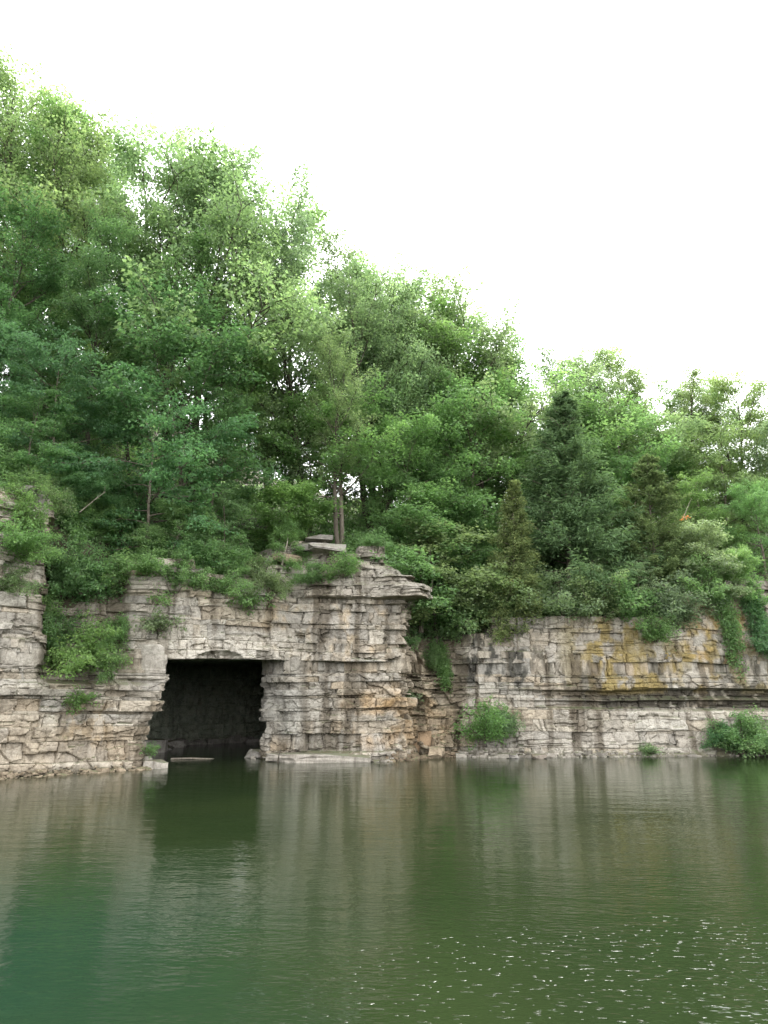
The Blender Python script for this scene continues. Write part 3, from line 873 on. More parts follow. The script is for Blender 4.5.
PROTO = {
    # tall airy canopy trees
    'tallA': (broadleaf(1, 22, .28, 5.0, 24, (35, 72), (.5, .9), 24, .185, 1.1, 'vase', .5, .3, bark=BARK_DARK), 22),
    'tallB': (broadleaf(2, 22, .26, 5.6, 28, (22, 68), (.55, .95), 28, .185, 1.1, 'oval', .4, .35, bark=BARK_DARK), 22),
    'tallC': (broadleaf(3, 22, .32, 4.9, 22, (38, 74), (.5, .85), 23, .18, 1.1, 'oval', .5, .25, bark=BARK_DARK), 22),
    'tallD': (broadleaf(4, 20, .24, 5.4, 28, (18, 66), (.55, .95), 30, .185, 1.1, 'dome', .3, .4, bark=BARK_DARK), 20),
    'tallE': (broadleaf(14, 21, .28, 5.3, 26, (28, 70), (.5, .9), 26, .185, 1.1, 'dome', .42, .32, bark=BARK_DARK), 21),
    # rounded mid-height trees
    'midA': (broadleaf(5, 13, .2, 4.0, 24, (10, 62), (.45, .8), 30, .175, 1.25, 'oval', .15, .4), 13),
    'midB': (broadleaf(6, 12, .16, 4.2, 26, (6, 60), (.5, .85), 32, .18, 1.2, 'dome', .1, .4), 12),
    'midC': (broadleaf(7, 13, .24, 3.7, 22, (14, 66), (.42, .75), 28, .17, 1.25, 'oval', .25, .35), 13),
    # layered understorey maple
    'layerA': (broadleaf(8, 10, .18, 4.4, 20, (2, 40), (.5, .85), 36, .17, 1.15, 'oval', -.1, .25, flat=.13), 10),
    'layerB': (broadleaf(9, 9, .22, 3.6, 18, (4, 45), (.45, .8), 36, .16, 1.2, 'dome', -.05, .3, flat=.13), 9),
    # saplings
    'sapA': (broadleaf(10, 7, .14, 2.4, 24, (8, 60), (.4, .65), 36, .15, 1.7, 'oval', .1, .3), 7),
    'sapB': (broadleaf(12, 6, .2, 2.0, 20, (10, 62), (.35, .6), 34, .14, 1.8, 'dome', .1, .3), 6),
    'cedarA': (cedar(20, 8, 2.7, 230, .04, .95, .17), 8),
    'cedarB': (cedar(21, 8, 1.8, 230, .03, .85, .15), 8),
    'cedarC': (cedar(22, 8, 3.3, 170, .12, .7, .17, True), 8),
    'shrubA': (shrub(30, 1.9, 1.5, 15), 1.9),
    'shrubB': (shrub(31, 2.2, 2.3, 20, 36, .115, (.28, .46), -.8), 2.2),
    'shrubC': (shrub(32, 2.6, 1.7, 17, 34, .12), 2.6),
    'tuft': (shrub(33, .8, .7, 9, 22, .10, (.16, .28)), .8),
}

GREENS = {  # leaf colours raised to stand in for skyline glare and sky fill
    'mid': (.136, .228, .098), 'light': (.184, .254, .136), 'yellow': (.188, .250, .118), 'dark': (.090, .178, .082), 'blue': (.102, .192, .100),
    'grey': (.166, .224, .134), 'fresh': (.140, .232, .092), 'olive': (.124, .164, .072), 'cedar': (.094, .150, .078),
}
APEX = {}
for _k, ((_w, _l), _h) in list(PROTO.items()):
    _z = np.empty(len(_l.vertices) * 3); _l.vertices.foreach_get("co", _z)
    PROTO[_k] = ((_w, _l), float(np.sort(_z[2::3])[-40]))
    _o = np.argsort(_z[2::3])[-600:]
    APEX[_k] = (float(_z[0::3][_o].mean()), float(_z[1::3][_o].mean()))
vr = np.random.default_rng(5)
SCALES = []


def plant(kind, name, proto, loc, height, green, label, cat, group=None, width=1.0, rot=None):
    (wm, lm), h0 = PROTO[proto]
    e = bpy.data.objects.new(name, None)
    C.objects.link(e)
    e.empty_display_size = .3
    e.location = loc
    k = height / h0
    SCALES.append((proto, round(k, 2), round(height, 1), label[:40]))
    e.scale = (k * width, k * width, k)
    e.rotation_euler = (0, 0, vr.uniform(0, 6.283) if rot is None else rot)
    tag(e, label, cat, group)
    a, b = ("trunk", "crown") if kind == 'tree' else ("stems", "foliage")
    obj(a, wm, e)
    cr = obj(b, lm, e)
    g_ = np.array(GREENS[green]) * vr.uniform(.88, 1.12) * np.array([vr.uniform(.93, 1.07), 1, vr.uniform(.9, 1.1)])
    cr.color = (*g_, 1)
    return e


def tree_top(px, py, Y, proto, green, label, group=None, width=1.0, name="broadleaf_tree", cat="tree"):
    """a tree standing on the hill at depth Y whose top reaches the line of sight through px,py"""
    Y = Y + 2.0
    p = at(px, py, Y)
    z = float(hill_z(np.array([p[0]]), np.array([Y]))[0])
    k = (p[2] - z) / PROTO[proto][1] * width
    r = vr.uniform(0, 6.283)
    ax, ay = APEX[proto]
    x, y = p[0] - k * (ax * math.cos(r) - ay * math.sin(r)), Y - k * (ax * math.sin(r) + ay * math.cos(r))
    z = float(hill_z(np.array([x]), np.array([y]))[0])
    return plant('tree', name, proto, (x, y, z), p[2] - z, green, label, cat, group, width, r)


SKY = "trees along the skyline"
WOOD = "trees in the middle of the wood"
# ---- skyline row
for a in [
    (12, 54, 42, 'tallA', 'light', "tallest tree of the wood at the upper left edge, thin feathery top against the sky", 1.0),
    (-28, 60, 41, 'tallE', 'mid', "tree cut off by the left edge beside the tallest tree", 1.0),
    (62, 98, 43, 'tallC', 'mid', "dark limbed skyline tree second from the left edge", 1.0),
    (38, 78, 45, 'tallD', 'light', "feathery tree filling the skyline notch right of the tallest tree", .8),
    (104, 116, 46, 'tallE', 'light', "rounded skyline tree between the dark limbed one and the loose pale one", .85),
    (116, 132, 49, 'tallD', 'mid', "tree filling the dip of the skyline just left of the loose pale one", .8),
    (148, 124, 45, 'tallA', 'light', "pale loose tree with sky gaps and upswept dark branches on the left skyline", 1.0),
    (184, 122, 48, 'tallC', 'light', "tree with a lone leafy sprig standing up above its crown", .5),
    (210, 152, 46, 'tallE', 'light', "round topped skyline tree left of the broad grey-green one", .9),
    (252, 150, 47, 'tallB', 'grey', "broad pale grey-green skyline tree above the cave", .85),
    (294, 180, 49, 'tallD', 'light', "skyline tree with the round right shoulder where the treeline steps down", .8),
    (328, 228, 51, 'tallE', 'grey', "grey-green tree on the step of the skyline left of the bluff tree", .8),
    (366, 262, 52, 'tallD', 'light', "lower skyline tree in the step between two taller neighbours", .85),
    (400, 248, 50, 'tallB', 'light', "tall pale tree above the overhanging bluff", .8),
    (442, 274, 53, 'tallE', 'light', "skyline tree just right of the tall pale one over the bluff", .9),
    (474, 302, 55, 'tallD', 'light', "skyline tree halfway down the slope of the treeline", .9),
    (510, 326, 53, 'tallC', 'mid', "tree with a forked dark trunk showing below a mid green crown", .95),
    (545, 346, 58, 'tallE', 'light', "skyline tree on the low saddle left of the domed one", .95),
    (582, 336, 58, 'tallB', 'light', "domed skyline tree behind the dark spruce", .95),
    (608, 346, 60, 'tallD', 'light', "right shoulder of the domed skyline group behind the spruce, a pale round tree", .9),
    (662, 378, 60, 'tallE', 'light', "small crowned tree in the notch left of the highest right-hand tree", .9),
    (714, 368, 59, 'tallB', 'light', "rounded pale tree just right of the highest right-hand tree", .8),
    (632, 364, 58, 'tallE', 'yellow', "yellowish tree in the dip of the skyline", 1.0),
    (690, 362, 57, 'tallA', 'light', "highest tree over the right cliff, with spiky pale top", 1.0),
    (735, 368, 57, 'tallD', 'yellow', "pale skyline tree near the right edge of the wood", 1.0),
    (790, 374, 57, 'tallB', 'light', "tree cut off by the right edge on the skyline", 1.0),
    (-130, 60, 38, 'tallD', 'mid', "tree at the extreme left, most of its crown outside the photo", 1.0),
]:
    tree_top(*a[:5], a[5], SKY, a[6], "canopy_tree")
# ---- second tier
for a in [
    (40, 195, 39, 'tallD', 'dark', "dark full tree at left under the tallest tree", .95),
    (110, 215, 40, 'tallB', 'mid', "mid green tree left of the sky gaps, its dark branch bending right", .9),
    (205, 225, 42, 'tallA', 'mid', "slender tree whose grey trunk shows left of the leaning sapling", .95),
    (175, 300, 40, 'midA', 'dark', "shaded tree behind the layered blue-green maple", 1.1),
    (290, 250, 45, 'tallB', 'light', "tree filling the wood right of the small sky window", .9),
    (352, 272, 46, 'tallC', 'grey', "grey-green tree directly behind the bare grey trunk on the bluff", 1.1),
    (424, 330, 48, 'tallE', 'light', "round light tree right of the bluff's bare trunk", .75),
    (480, 375, 49, 'midA', 'mid', "leafy tree left of the dark spruce", 1.1),
    (540, 372, 54, 'midB', 'fresh', "fresh green tree above the dark spruce", 1.3),
    (606, 400, 54, 'midB', 'fresh', "bright green bushy tree right of the dark spruce", 1.2),
    (662, 415, 54, 'midA', 'light', "light tree behind the flat-topped cedar", 1.2),
    (722, 425, 52, 'midB', 'light', "full light green tree above the hanging vine", 1.2),
    (775, 420, 52, 'midA', 'grey', "grey-green tree at the right edge below the skyline", 1.2),
    (60, 285, 44, 'midB', 'mid', "tree low in the left wood, seen between the dark full tree and the blue-green maples", 1.2),
    (112, 300, 45, 'tallE', 'mid', "green tree closing the gap above the blue-green maples", .9),
    (18, 262, 44, 'tallD', 'mid', "full tree at the left edge below the tallest tree's crown", .9),
    (52, 340, 50, 'midB', 'mid', "far tree closing the low gap behind the left maples", 1.3),
    (100, 345, 50, 'midA', 'mid', "far round tree behind the tip of the blue-green maple", 1.3),
    (428, 340, 52, 'midA', 'mid', "far tree closing the gap behind the round light tree right of the bluff", 1.2),
    (-40, 250, 37, 'midB', 'dark', "dark tree hidden partly by the left edge of the photo", 1.3),
    (10, 305, 36, 'midA', 'dark', "shadowy tree at the left edge halfway up the wood", 1.1),
    (255, 330, 42, 'midC', 'mid', "narrow mid green tree behind the leaning sapling", 1.1),
    (320, 375, 43, 'midC', 'fresh', "brighter green tree between the two bare trunks over the bluff", 1.2),
    (400, 420, 45, 'midA', 'mid', "low crowned tree behind the bluff's right end", 1.15),
    (445, 455, 45, 'midC', 'mid', "small crowned tree left of the narrow cedar", 1.2),
    (700, 470, 49, 'midB', 'fresh', "yellow-green maple with big leaves beside the hanging vine", 1.0),
    (755, 480, 48, 'midA', 'fresh', "maple at the right edge above the vine covered cliff", 1.1),
    (640, 455, 52, 'midC', 'mid', "tree rising just left above the flat-topped cedar", 1.2),
    (575, 440, 53, 'midC', 'mid', "tree crown showing right behind the spruce tip", 1.2),
]:
    tree_top(*a[:5], a[5], WOOD, a[6])
# ---- deep filler nothing tells apart
fr = random.Random(3)
for i in range(1, 33):
    px = -90 + i * 28 + fr.uniform(-10, 10)
    if px < 330 and (i % 3 or px < 0): continue
    sky_y = np.interp(px, [0, 100, 200, 300, 400, 500, 600, 700, 800], [60, 118, 150, 180, 255, 325, 350, 372, 380])
    Y = float(np.interp(px, [0, 300, 800], [47, 54, 63])) + fr.uniform(-1, 2.5)
    tree_top(px, sky_y + (fr.uniform(45, 110) if px > 330 else fr.uniform(150, 230)), Y, fr.choice(['tallB', 'tallD', 'midB', 'midA']), fr.choice(['mid', 'light', 'mid']),
             "indistinct tree deep in the wood, its crown merging into the canopy behind nearer trees", "trees deep in the wood", 1.2)

# ---- understorey trees and conifers near the rim
UND = "small trees along the cliff top"
for px, py, Y, pr, g_, lab, w in [
    (140, 365, 36, 'layerA', 'blue', "blue-green maple with layered level sprays left of the cave", 1.0),
    (60, 385, 35, 'layerB', 'dark', "dark layered maple above the pale dead branch", 1.1),
    (75, 330, 37, 'layerA', 'blue', "upper layered maple with blue-green leaves in the left wood", 1.0),
    (-10, 420, 33.5, 'layerB', 'dark', "shaded small tree at the left edge over the rock ledges", 1.1),
    (215, 470, 37.4, 'layerB', 'mid', "leafy young maple at the cliff top over the cave mouth", .9),
    (175, 500, 36.5, 'sapA', 'mid', "slim sapling left of the leafy maple over the cave", 1.3),
    (232, 385, 39.5, 'midC', 'mid', "leaning thin grey trunked tree over the cave", .65),
    (338, 330, 40.8, 'tallC', 'light', "tree with a straight bare grey trunk on top of the bluff", .85),
    (290, 520, 38.6, 'sapB', 'mid', "thin sapling on the broken blocks at the bluff's left end", 1.0),
    (270, 415, 42, 'layerB', 'mid', "understorey tree in the gap left of the bare trunk", 1.0),
    (300, 480, 41, 'sapA', 'fresh', "bright sapling behind the block pile on the bluff", 1.4),
    (405, 505, 42.5, 'sapA', 'mid', "bushy sapling behind the bluff's flat top", 1.5),
    (430, 520, 42, 'sapB', 'light', "light sapling just behind the overhanging cap rock", 1.6),
    (452, 505, 46, 'layerB', 'mid', "spreading small tree left of the narrow cedar", 1.1),
    (470, 480, 46.5, 'sapA', 'fresh', "fresh green young tree in front of the dark spruce's left side", 1.0),
    (600, 555, 42.5, 'layerB', 'grey', "pale spreading small tree at the foot of the spruce", .9),
    (640, 555, 42.5, 'layerB', 'grey', "pale leaved small tree below the flat-topped cedar", .9),
    (690, 520, 43.5, 'sapA', 'grey', "greyish small tree above the hanging vine", 1.2),
    (740, 545, 42.5, 'sapA', 'mid', "small tree at the right edge over the cliff", 1.1),
    (110, 470, 34.8, 'sapA', 'dark', "dim young tree behind the left rim bushes", 1.5),
    (385, 462, 46, 'layerA', 'mid', "broad understorey tree behind the bare trunk", .95),
]:
    tree_top(px, py, Y, pr, g_, lab, UND, w, "small_tree")
tree_top(560, 392, 45.6, 'cedarA', 'cedar', "dark green cone-shaped spruce in the middle of the right wood", "conifers", 1.15, "spruce_tree", "conifer")
tree_top(515, 480, 41.2, 'cedarB', 'olive', "narrow olive cedar standing at the rim above the gully", "conifers", 1.1, "cedar_tree", "conifer")
tree_top(648, 455, 44.5, 'cedarC', 'olive', "flat-topped brownish cedar with tiered branches in the right wood", "conifers", 1.05, "cedar_tree", "conifer")


# ---- bushes on the rim and on the face
def bush(px, py, Y, pr, h, w, g_, lab, group="bushes on the cliff", name="bush", cat="bush"):
    p = at(px, py, Y)
    if Y > float(Yrim(p[0]) + rim_set(p[0])) + .8:      # standing on the slope, not buried in it
        p[2] = max(p[2], float(hill_z(np.array([p[0]]), np.array([Y]))[0]) - .15)
    return plant('bush', name, pr, tuple(p), h, g_, lab, cat, group, w)


def face_Y(px, z):
    i = int(np.argmin(np.abs(PXU - px)))
    return float(YU[i] - nyU[i] * float(setback(np.array([px]), np.array([[z]]))[0, 0])), i


for px, py, pr, h, w, g_, lab, dy in [
    (78, 668, 'shrubB', 2.6, 1.0, 'fresh', "largest bright green bush overhanging the lower left ledge", -.3),
    (52, 650, 'shrubA', 2.2, .8, 'mid', "bush at left end of the large overhanging bush", .1),
    (106, 668, 'shrubA', 1.6, .9, 'fresh', "bush at right end of the large overhanging bush", .0),
    (74, 704, 'tuft', .75, 1.1, 'fresh', "small bright tuft on the face below the large left bush", -.25),
    (35, 615, 'shrubA', 1.5, .8, 'fresh', "bush clinging beside the pale column at left", .1),
    (60, 600, 'shrubC', 2.4, 1.0, 'mid', "bush in the recess right of the pale left column", .6),
    (100, 600, 'shrubB', 2.2, 1.2, 'mid', "drooping bush in the middle of the left recess", .3),
    (130, 590, 'shrubA', 2.0, 1.1, 'mid', "bush over the rock left of the cave lintel", .5),
    (95, 570, 'shrubC', 2.2, 1.2, 'mid', "upper bush in the left recess below the maple", 1.2),
    (20, 560, 'shrubB', 1.8, 1.1, 'fresh', "bush spilling over the top of the pale left column", -.1),
    (8, 520, 'shrubA', 1.8, 1.1, 'mid', "bush beside the stacked ledges at the left edge", .5),
    (50, 545, 'shrubA', 2.0, 1.0, 'mid', "bush at the right side of the stacked left ledges", 1.2),
    (56, 572, 'shrubC', 2.4, 1.0, 'mid', "bush filling the corner right behind the pale left column", .9),
    (76, 556, 'shrubB', 2.4, 1.0, 'mid', "bush in front of the dark hollow under the left maples", 2.2),
    (96, 545, 'shrubC', 2.6, 1.0, 'dark', "shaded bush in the dark hollow under the left maples", 3.0),
    (48, 590, 'shrubA', 1.6, .8, 'mid', "bush at the foot of the dark corner by the left column", .2),
    (62, 594, 'shrubC', 2.9, .9, 'mid', "tall bush hiding the bare earth right of the pale left column", -.9),
    (80, 592, 'shrubC', 2.5, 1.0, 'mid', "bush in the dark hollow between the left column and the lintel", -.7),
    (30, 500, 'shrubB', 1.5, 1.0, 'mid', "bush crowning the top of the left rock stack", -.1),
    (6, 548, 'shrubB', 2.1, 1.0, 'fresh', "light bush draped over the left column at the photo's edge", -.3),
    (40, 568, 'shrubA', 1.7, .9, 'light', "light bush on the right edge of the left column", -.3),
    (22, 540, 'shrubC', 2.4, 1.0, 'mid', "leafy bush hanging across the middle of the left rock stack", -.5),
    (0, 590, 'shrubB', 1.6, .9, 'light', "low bush on the face of the left column at the photo's edge", -.3),
    (178, 590, 'shrubC', 2.0, 1.0, 'mid', "bush spilling over the rim left above the cave mouth", -.1),
    (222, 592, 'shrubB', 1.9, .9, 'mid', "bush spilling over the rim in the middle above the cave mouth", -.1),
    (276, 592, 'shrubA', 1.2, .9, 'light', "light tuft under the tan slab of the block pile", -.2),
    (118, 640, 'shrubA', 1.3, .8, 'mid', "small bush between the large overhanging bush and the lintel", -.1),
    (158, 575, 'shrubB', 1.8, 1.2, 'mid', "bush at the rim left of the young maple", .3),
    (160, 628, 'tuft', 1.0, .9, 'grey', "grey-green tuft on the face left above the cave", -.1),
    (200, 572, 'shrubC', 2.6, 1.1, 'mid', "bush at the rim straight above the cave mouth", .6),
    (235, 580, 'shrubC', 2.6, 1.0, 'mid', "bush at the rim left of the block pile", .4),
    (258, 585, 'shrubA', 1.7, .8, 'grey', "grey-green bush hanging beside the block pile", .1),
    (250, 604, 'tuft', 1.0, .9, 'fresh', "bright tuft hanging below the rim over the cave", -.2),
    (343, 574, 'shrubA', 1.35, .95, 'fresh', "round bush on the bluff top in front of the bare trunk", -.1),
    (312, 582, 'shrubB', 1.3, .9, 'mid', "low bush on the left ledge of the bluff", -.1),
    (372, 545, 'shrubB', .8, 1.1, 'mid', "low bush behind the flat top of the bluff", 1.2),
    (446, 640, 'shrubB', 3.0, 1.1, 'light', "large bush leaning over the gully right of the bluff", .4),
    (430, 615, 'shrubC', 2.6, 1.0, 'mid', "bush tucked under the overhanging cap rock", 1.2),
    (465, 620, 'shrubC', 2.8, 1.1, 'light', "bush at the rim above the gully's right side", .6),
    (436, 668, 'shrubA', 1.5, .6, 'fresh', "narrow trailing bush inside the gully", -.1),
    (410, 645, 'tuft', .7, .8, 'fresh', "tiny plant in the crack beside the bluff", -.2),
    (410, 700, 'tuft', .6, .9, 'grey', "small grey-green plant in the gully rubble", -.3),
    (486, 738, 'shrubA', 2.1, .95, 'fresh', "bush with spreading branches at the foot of the right cliff", -.7),
    (505, 732, 'shrubA', 1.3, .9, 'light', "right half of the bush cluster at the foot of the cliff", -.6),
    (500, 622, 'shrubC', 3.2, 1.2, 'light', "bush at the rim below the narrow cedar", .5),
    (530, 620, 'shrubC', 3.4, 1.1, 'light', "bush at the rim over the dark stained rock", .6),
    (562, 622, 'shrubC', 3.0, 1.3, 'grey', "pale bush at the rim above the plain grey wall", .5),
    (592, 622, 'shrubC', 3.5, 1.1, 'light', "bush at the rim over the first orange streak", .5),
    (622, 622, 'shrubC', 3.1, 1.2, 'mid', "bush at the rim between orange streaks", .6),
    (655, 640, 'shrubA', 1.7, 1.0, 'fresh', "round bright bush hanging over the orange lichen wall", -.2),
    (682, 628, 'shrubC', 3.4, 1.1, 'grey', "greyish bush at the rim left of the hanging vine", .5),
    (705, 605, 'shrubC', 3.0, 1.2, 'mid', "bush at the rim where the vine begins", .5),
    (750, 610, 'shrubC', 2.4, 1.1, 'mid', "bush on the high rim at the right edge", .7),
    (768, 650, 'shrubB', 2.0, 1.0, 'dark', "dark bush hanging at the right edge of the cliff", .0),
    (742, 752, 'shrubC', 2.2, 1.2, 'mid', "bush on the bank at the lower right edge", -1.0),
    (765, 752, 'shrubB', 2.4, 1.1, 'mid', "bush cut off by the lower right edge on the bank", -.9),
    (722, 740, 'shrubA', 1.1, 1.0, 'dark', "dark low bush left of the bank bushes at lower right", -.5),
    (646, 752, 'tuft', .5, 1.3, 'light', "weedy tuft among the rubble under the lichen wall", -.5),
    (150, 752, 'tuft', .45, .8, 'fresh', "small weed on the left corner of the cave mouth", -.1),
]:
    zg = at(px, py, 37)[2]
    Yf, i = face_Y(px, float(np.clip(zg, 0, 9)))
    bush(px, py, Yf + dy, pr, h, w, g_, lab)


# ---- hanging vine on the right face, trailing plant in the gully
def vine(px, top_y, bot_y, wid, g_, label, seed):
    rng = np.random.default_rng(seed)
    zt, zb = at(px, top_y, 40)[2], at(px, bot_y, 40)[2]
    wd, lf = Wood(), Leaves(seed)
    Yb, i = face_Y(px, zb)
    Yt, _ = face_Y(px, zt)
    x0 = at(px, (top_y + bot_y) / 2, Yb)[0]
    for k in range(11):
        xo = rng.uniform(-wid, wid) * .8
        pts = []
        drop = rng.uniform(.55, 1.0)
        for t in np.linspace(0, 1, 9):
            z = zt + (zb - zt) * t * drop
            yf, _ = face_Y(px, z)
            pts.append((xo * (1 - .35 * t) + .1 * math.sin(5 * t + k) + t * .35, yf - Yb - .25 - .1 * rng.random(), z - zb))
        wd.tube(np.array(pts), np.full(9, .012), 3)
        for t in np.linspace(0, 1, 16):
            q, qd = lerp_path(np.array(pts), min(t, .999))
            lf.spray(q + rng.normal(0, .08, 3), (rng.normal(0, .5), -1, -.3), rng.uniform(.2, .38), 26, flat=.45, droop=.6, size=.12, tone=rng.normal(0, .08), up=.5, tilt=.7)
    e = bpy.data.objects.new("hanging_vine", None); C.objects.link(e)
    e.location = (x0, Yb, zb)
    tag(e, label, "vine", "vines on the cliff")
    obj("stems", wd.mesh("stems", BARK), e)
    f = obj("foliage", lf.mesh("foliage", LEAF), e); f.color = (*GREENS[g_], 1)


vine(726, 585, 668, .75, 'mid', "green vine hanging down the right cliff past the orange lichen", 51)
vine(440, 640, 690, .4, 'fresh', "vine trailing into the gully right of the bluff", 52)
vine(757, 590, 660, .5, 'dark', "dark vine hanging at the right edge of the cliff", 53)


# ---- undergrowth on the slope (uncountable)
def undergrowth():
    rng = np.random.default_rng(77)
    lf = Leaves(78)
    n = 0
    for i in range(9000):
        x = rng.uniform(-26, 36) if rng.random() < .7 else rng.uniform(-24, -10); t = rng.uniform(.8, 26) if rng.random() < .6 else rng.uniform(.6, 7)
        y = float(Yrim(x) + rim_set(x)) + t
        px = 384 + F * x / y
        if px < -140 or px > 900 or (px > 450 and t < 6 and rng.random() < .6): continue
        z = float(hill_z(np.array([x]), np.array([y]))[0])
        hh = rng.uniform(.15, 1.5) if t > 2.5 else rng.uniform(.05, .5)
        lf.spray((x, y, z + hh), (rng.normal(), rng.normal() - .6, .1), rng.uniform(.3, .6), 24, flat=.3, droop=.3, size=.15, tone=rng.normal(0, .1))
    o = obj("undergrowth", lf.mesh("undergrowth", LEAF))
    o.color = (*GREENS['mid'], 1)
    tag(o, "leafy undergrowth covering the slope under the trees", "undergrowth", "undergrowth", "stuff")


undergrowth()


# ------------------------------------------------------------------ loose rock
def boulder_mesh(name, seed, dims, col, sub=4, cuts=14):
    """angular block: a box-like point cloud cut by random planes"""
    rng = np.random.default_rng(seed)
    import bmesh
    bm = bmesh.new()
    bmesh.ops.create_cube(bm, size=1)
    for k in range(cuts):
        n = rng.normal(0, 1, 3); n /= np.linalg.norm(n)
        dcut = rng.uniform(.40, .62)
        g_ = bmesh.ops.bisect_plane(bm, geom=bm.verts[:] + bm.edges[:] + bm.faces[:], plane_co=n * dcut, plane_no=n, clear_outer=True)
        ed = [e for e in bm.edges if e.is_boundary]
        if ed: bmesh.ops.holes_fill(bm, edges=ed, sides=0)
    bmesh.ops.triangulate(bm, faces=bm.faces[:])
    bmesh.ops.subdivide_edges(bm, edges=bm.edges[:], cuts=2, use_grid_fill=True)
    for v in bm.verts:
        v.co += v.co.normalized() * rng.normal(0, .012)
        v.co.x *= dims[0]; v.co.y *= dims[1]; v.co.z *= dims[2]
    me = bpy.data.meshes.new(name); bm.to_mesh(me); bm.free()
    a = me.attributes.new("tint", 'FLOAT_COLOR', 'POINT')
    a.data.foreach_set("color", np.tile(np.array([*col, 1], dtype=np.float32), len(me.vertices)))
    me.materials.append(ROCK)
    return me


def rock(name, px, py, seed, dims, col, label, group=None, dz=0, dy=0, rot=0, tilt=0):
    o = obj(name, boulder_mesh(name, seed, dims, col))
    p = on_water(px, py)
    o.location = (p[0], p[1] + dy, dz); o.rotation_euler = (tilt, tilt * .6, rot)
    tag(o, label, "rock", group)
    return o


PALE = (.31, .285, .25); TAN = (.29, .235, .17); GREY = (.25, .235, .215)
rock("rock_slab", 318, 762, 1, (5.2, 1.5, .55), PALE, "long low pale slab in the water along the foot of the bluff", "rocks at the waterline", .12, .35, R(2))
rock("rock_slab", 268, 758, 2, (2.2, 1.3, .6), GREY, "tapering slab at the right corner of the cave mouth", "rocks at the waterline", .12, .2, R(-25))
rock("rock", 155, 768, 3, (1.1, .8, .55), PALE, "small pale rock ending in a point at the left corner of the cave mouth", "rocks at the waterline", .08, .0, R(20))
rock("rock", 140, 768, 4, (.9, .7, .8), PALE, "pale rock wedged against the left corner of the cave", "rocks at the waterline", .2, .2, R(50))
rock("boulder", 420, 756, 5, (1.1, .9, 1.5), (.31, .22, .14), "reddish brown boulder upright at the foot of the gully", "rocks at the waterline", .55, .2, R(10))
rock("boulder", 397, 759, 6, (.9, .8, .8), TAN, "tan boulder at the right foot of the bluff", "rocks at the waterline", .2, -.2, R(30))
rock("boulder", 436, 757, 7, (.9, .7, .7), TAN, "lower tan boulder right of the reddish one", "rocks at the waterline", .2, -.5, R(70))
rock("rock", 538, 758, 8, (.75, .5, .35), (.22, .19, .16), "dark flat rock in the water below the plain grey wall", "rocks at the waterline", .05, -.2, R(5))
rock("rock", 513, 758, 9, (.5, .4, .3), GREY, "grey rock left of the dark flat one", "rocks at the waterline", .06, -.1, R(35))
# stacked blocks and slabs on the cliff tops
def top_block(name, px, py, dy, seed, dims, col, label, rot=0):
    o = obj(name, boulder_mesh(name, seed, dims, col, cuts=9))
    Yf, _ = face_Y(px, 10.3)
    o.location = tuple(at(px, py, Yf + dy)); o.rotation_euler = (0, 0, rot)
    tag(o, label, "rock", "loose blocks on the cliff top")


DG = (.17, .16, .145)
top_block("rock_slab", 318, 541, .8, 21, (1.5, 1.6, .42), DG, "topmost small slab of the block pile on the bluff", .2)
top_block("rock_slab", 302, 549, .6, 22, (2.0, 1.9, .55), DG, "left slab of the block pile on the bluff", -.2)
top_block("rock_slab", 327, 550, .6, 23, (2.1, 1.8, .55), GREY, "right slab of the block pile behind the round bush", .1)
top_block("rock_slab", 285, 559, .5, 24, (1.7, 1.6, .6), TAN, "tan slab at the left foot of the block pile", .3)
top_block("rock_slab", 32, 494, -.35, 26, (1.3, 1.5, .45), DG, "flat dark slab on top of the left rock stack", .1)
top_block("rock_slab", 33, 503, -.35, 27, (1.15, 1.5, .6), GREY, "second slab in the left rock stack", .5)
top_block("rock", 43, 512, -.2, 28, (.9, 1.3, .8), GREY, "rounded block at the right side of the left rock stack", .8)
top_block("rock", 26, 524, .2, 29, (1.2, 1.4, .9), PALE, "pale block under the left rock stack", .3)


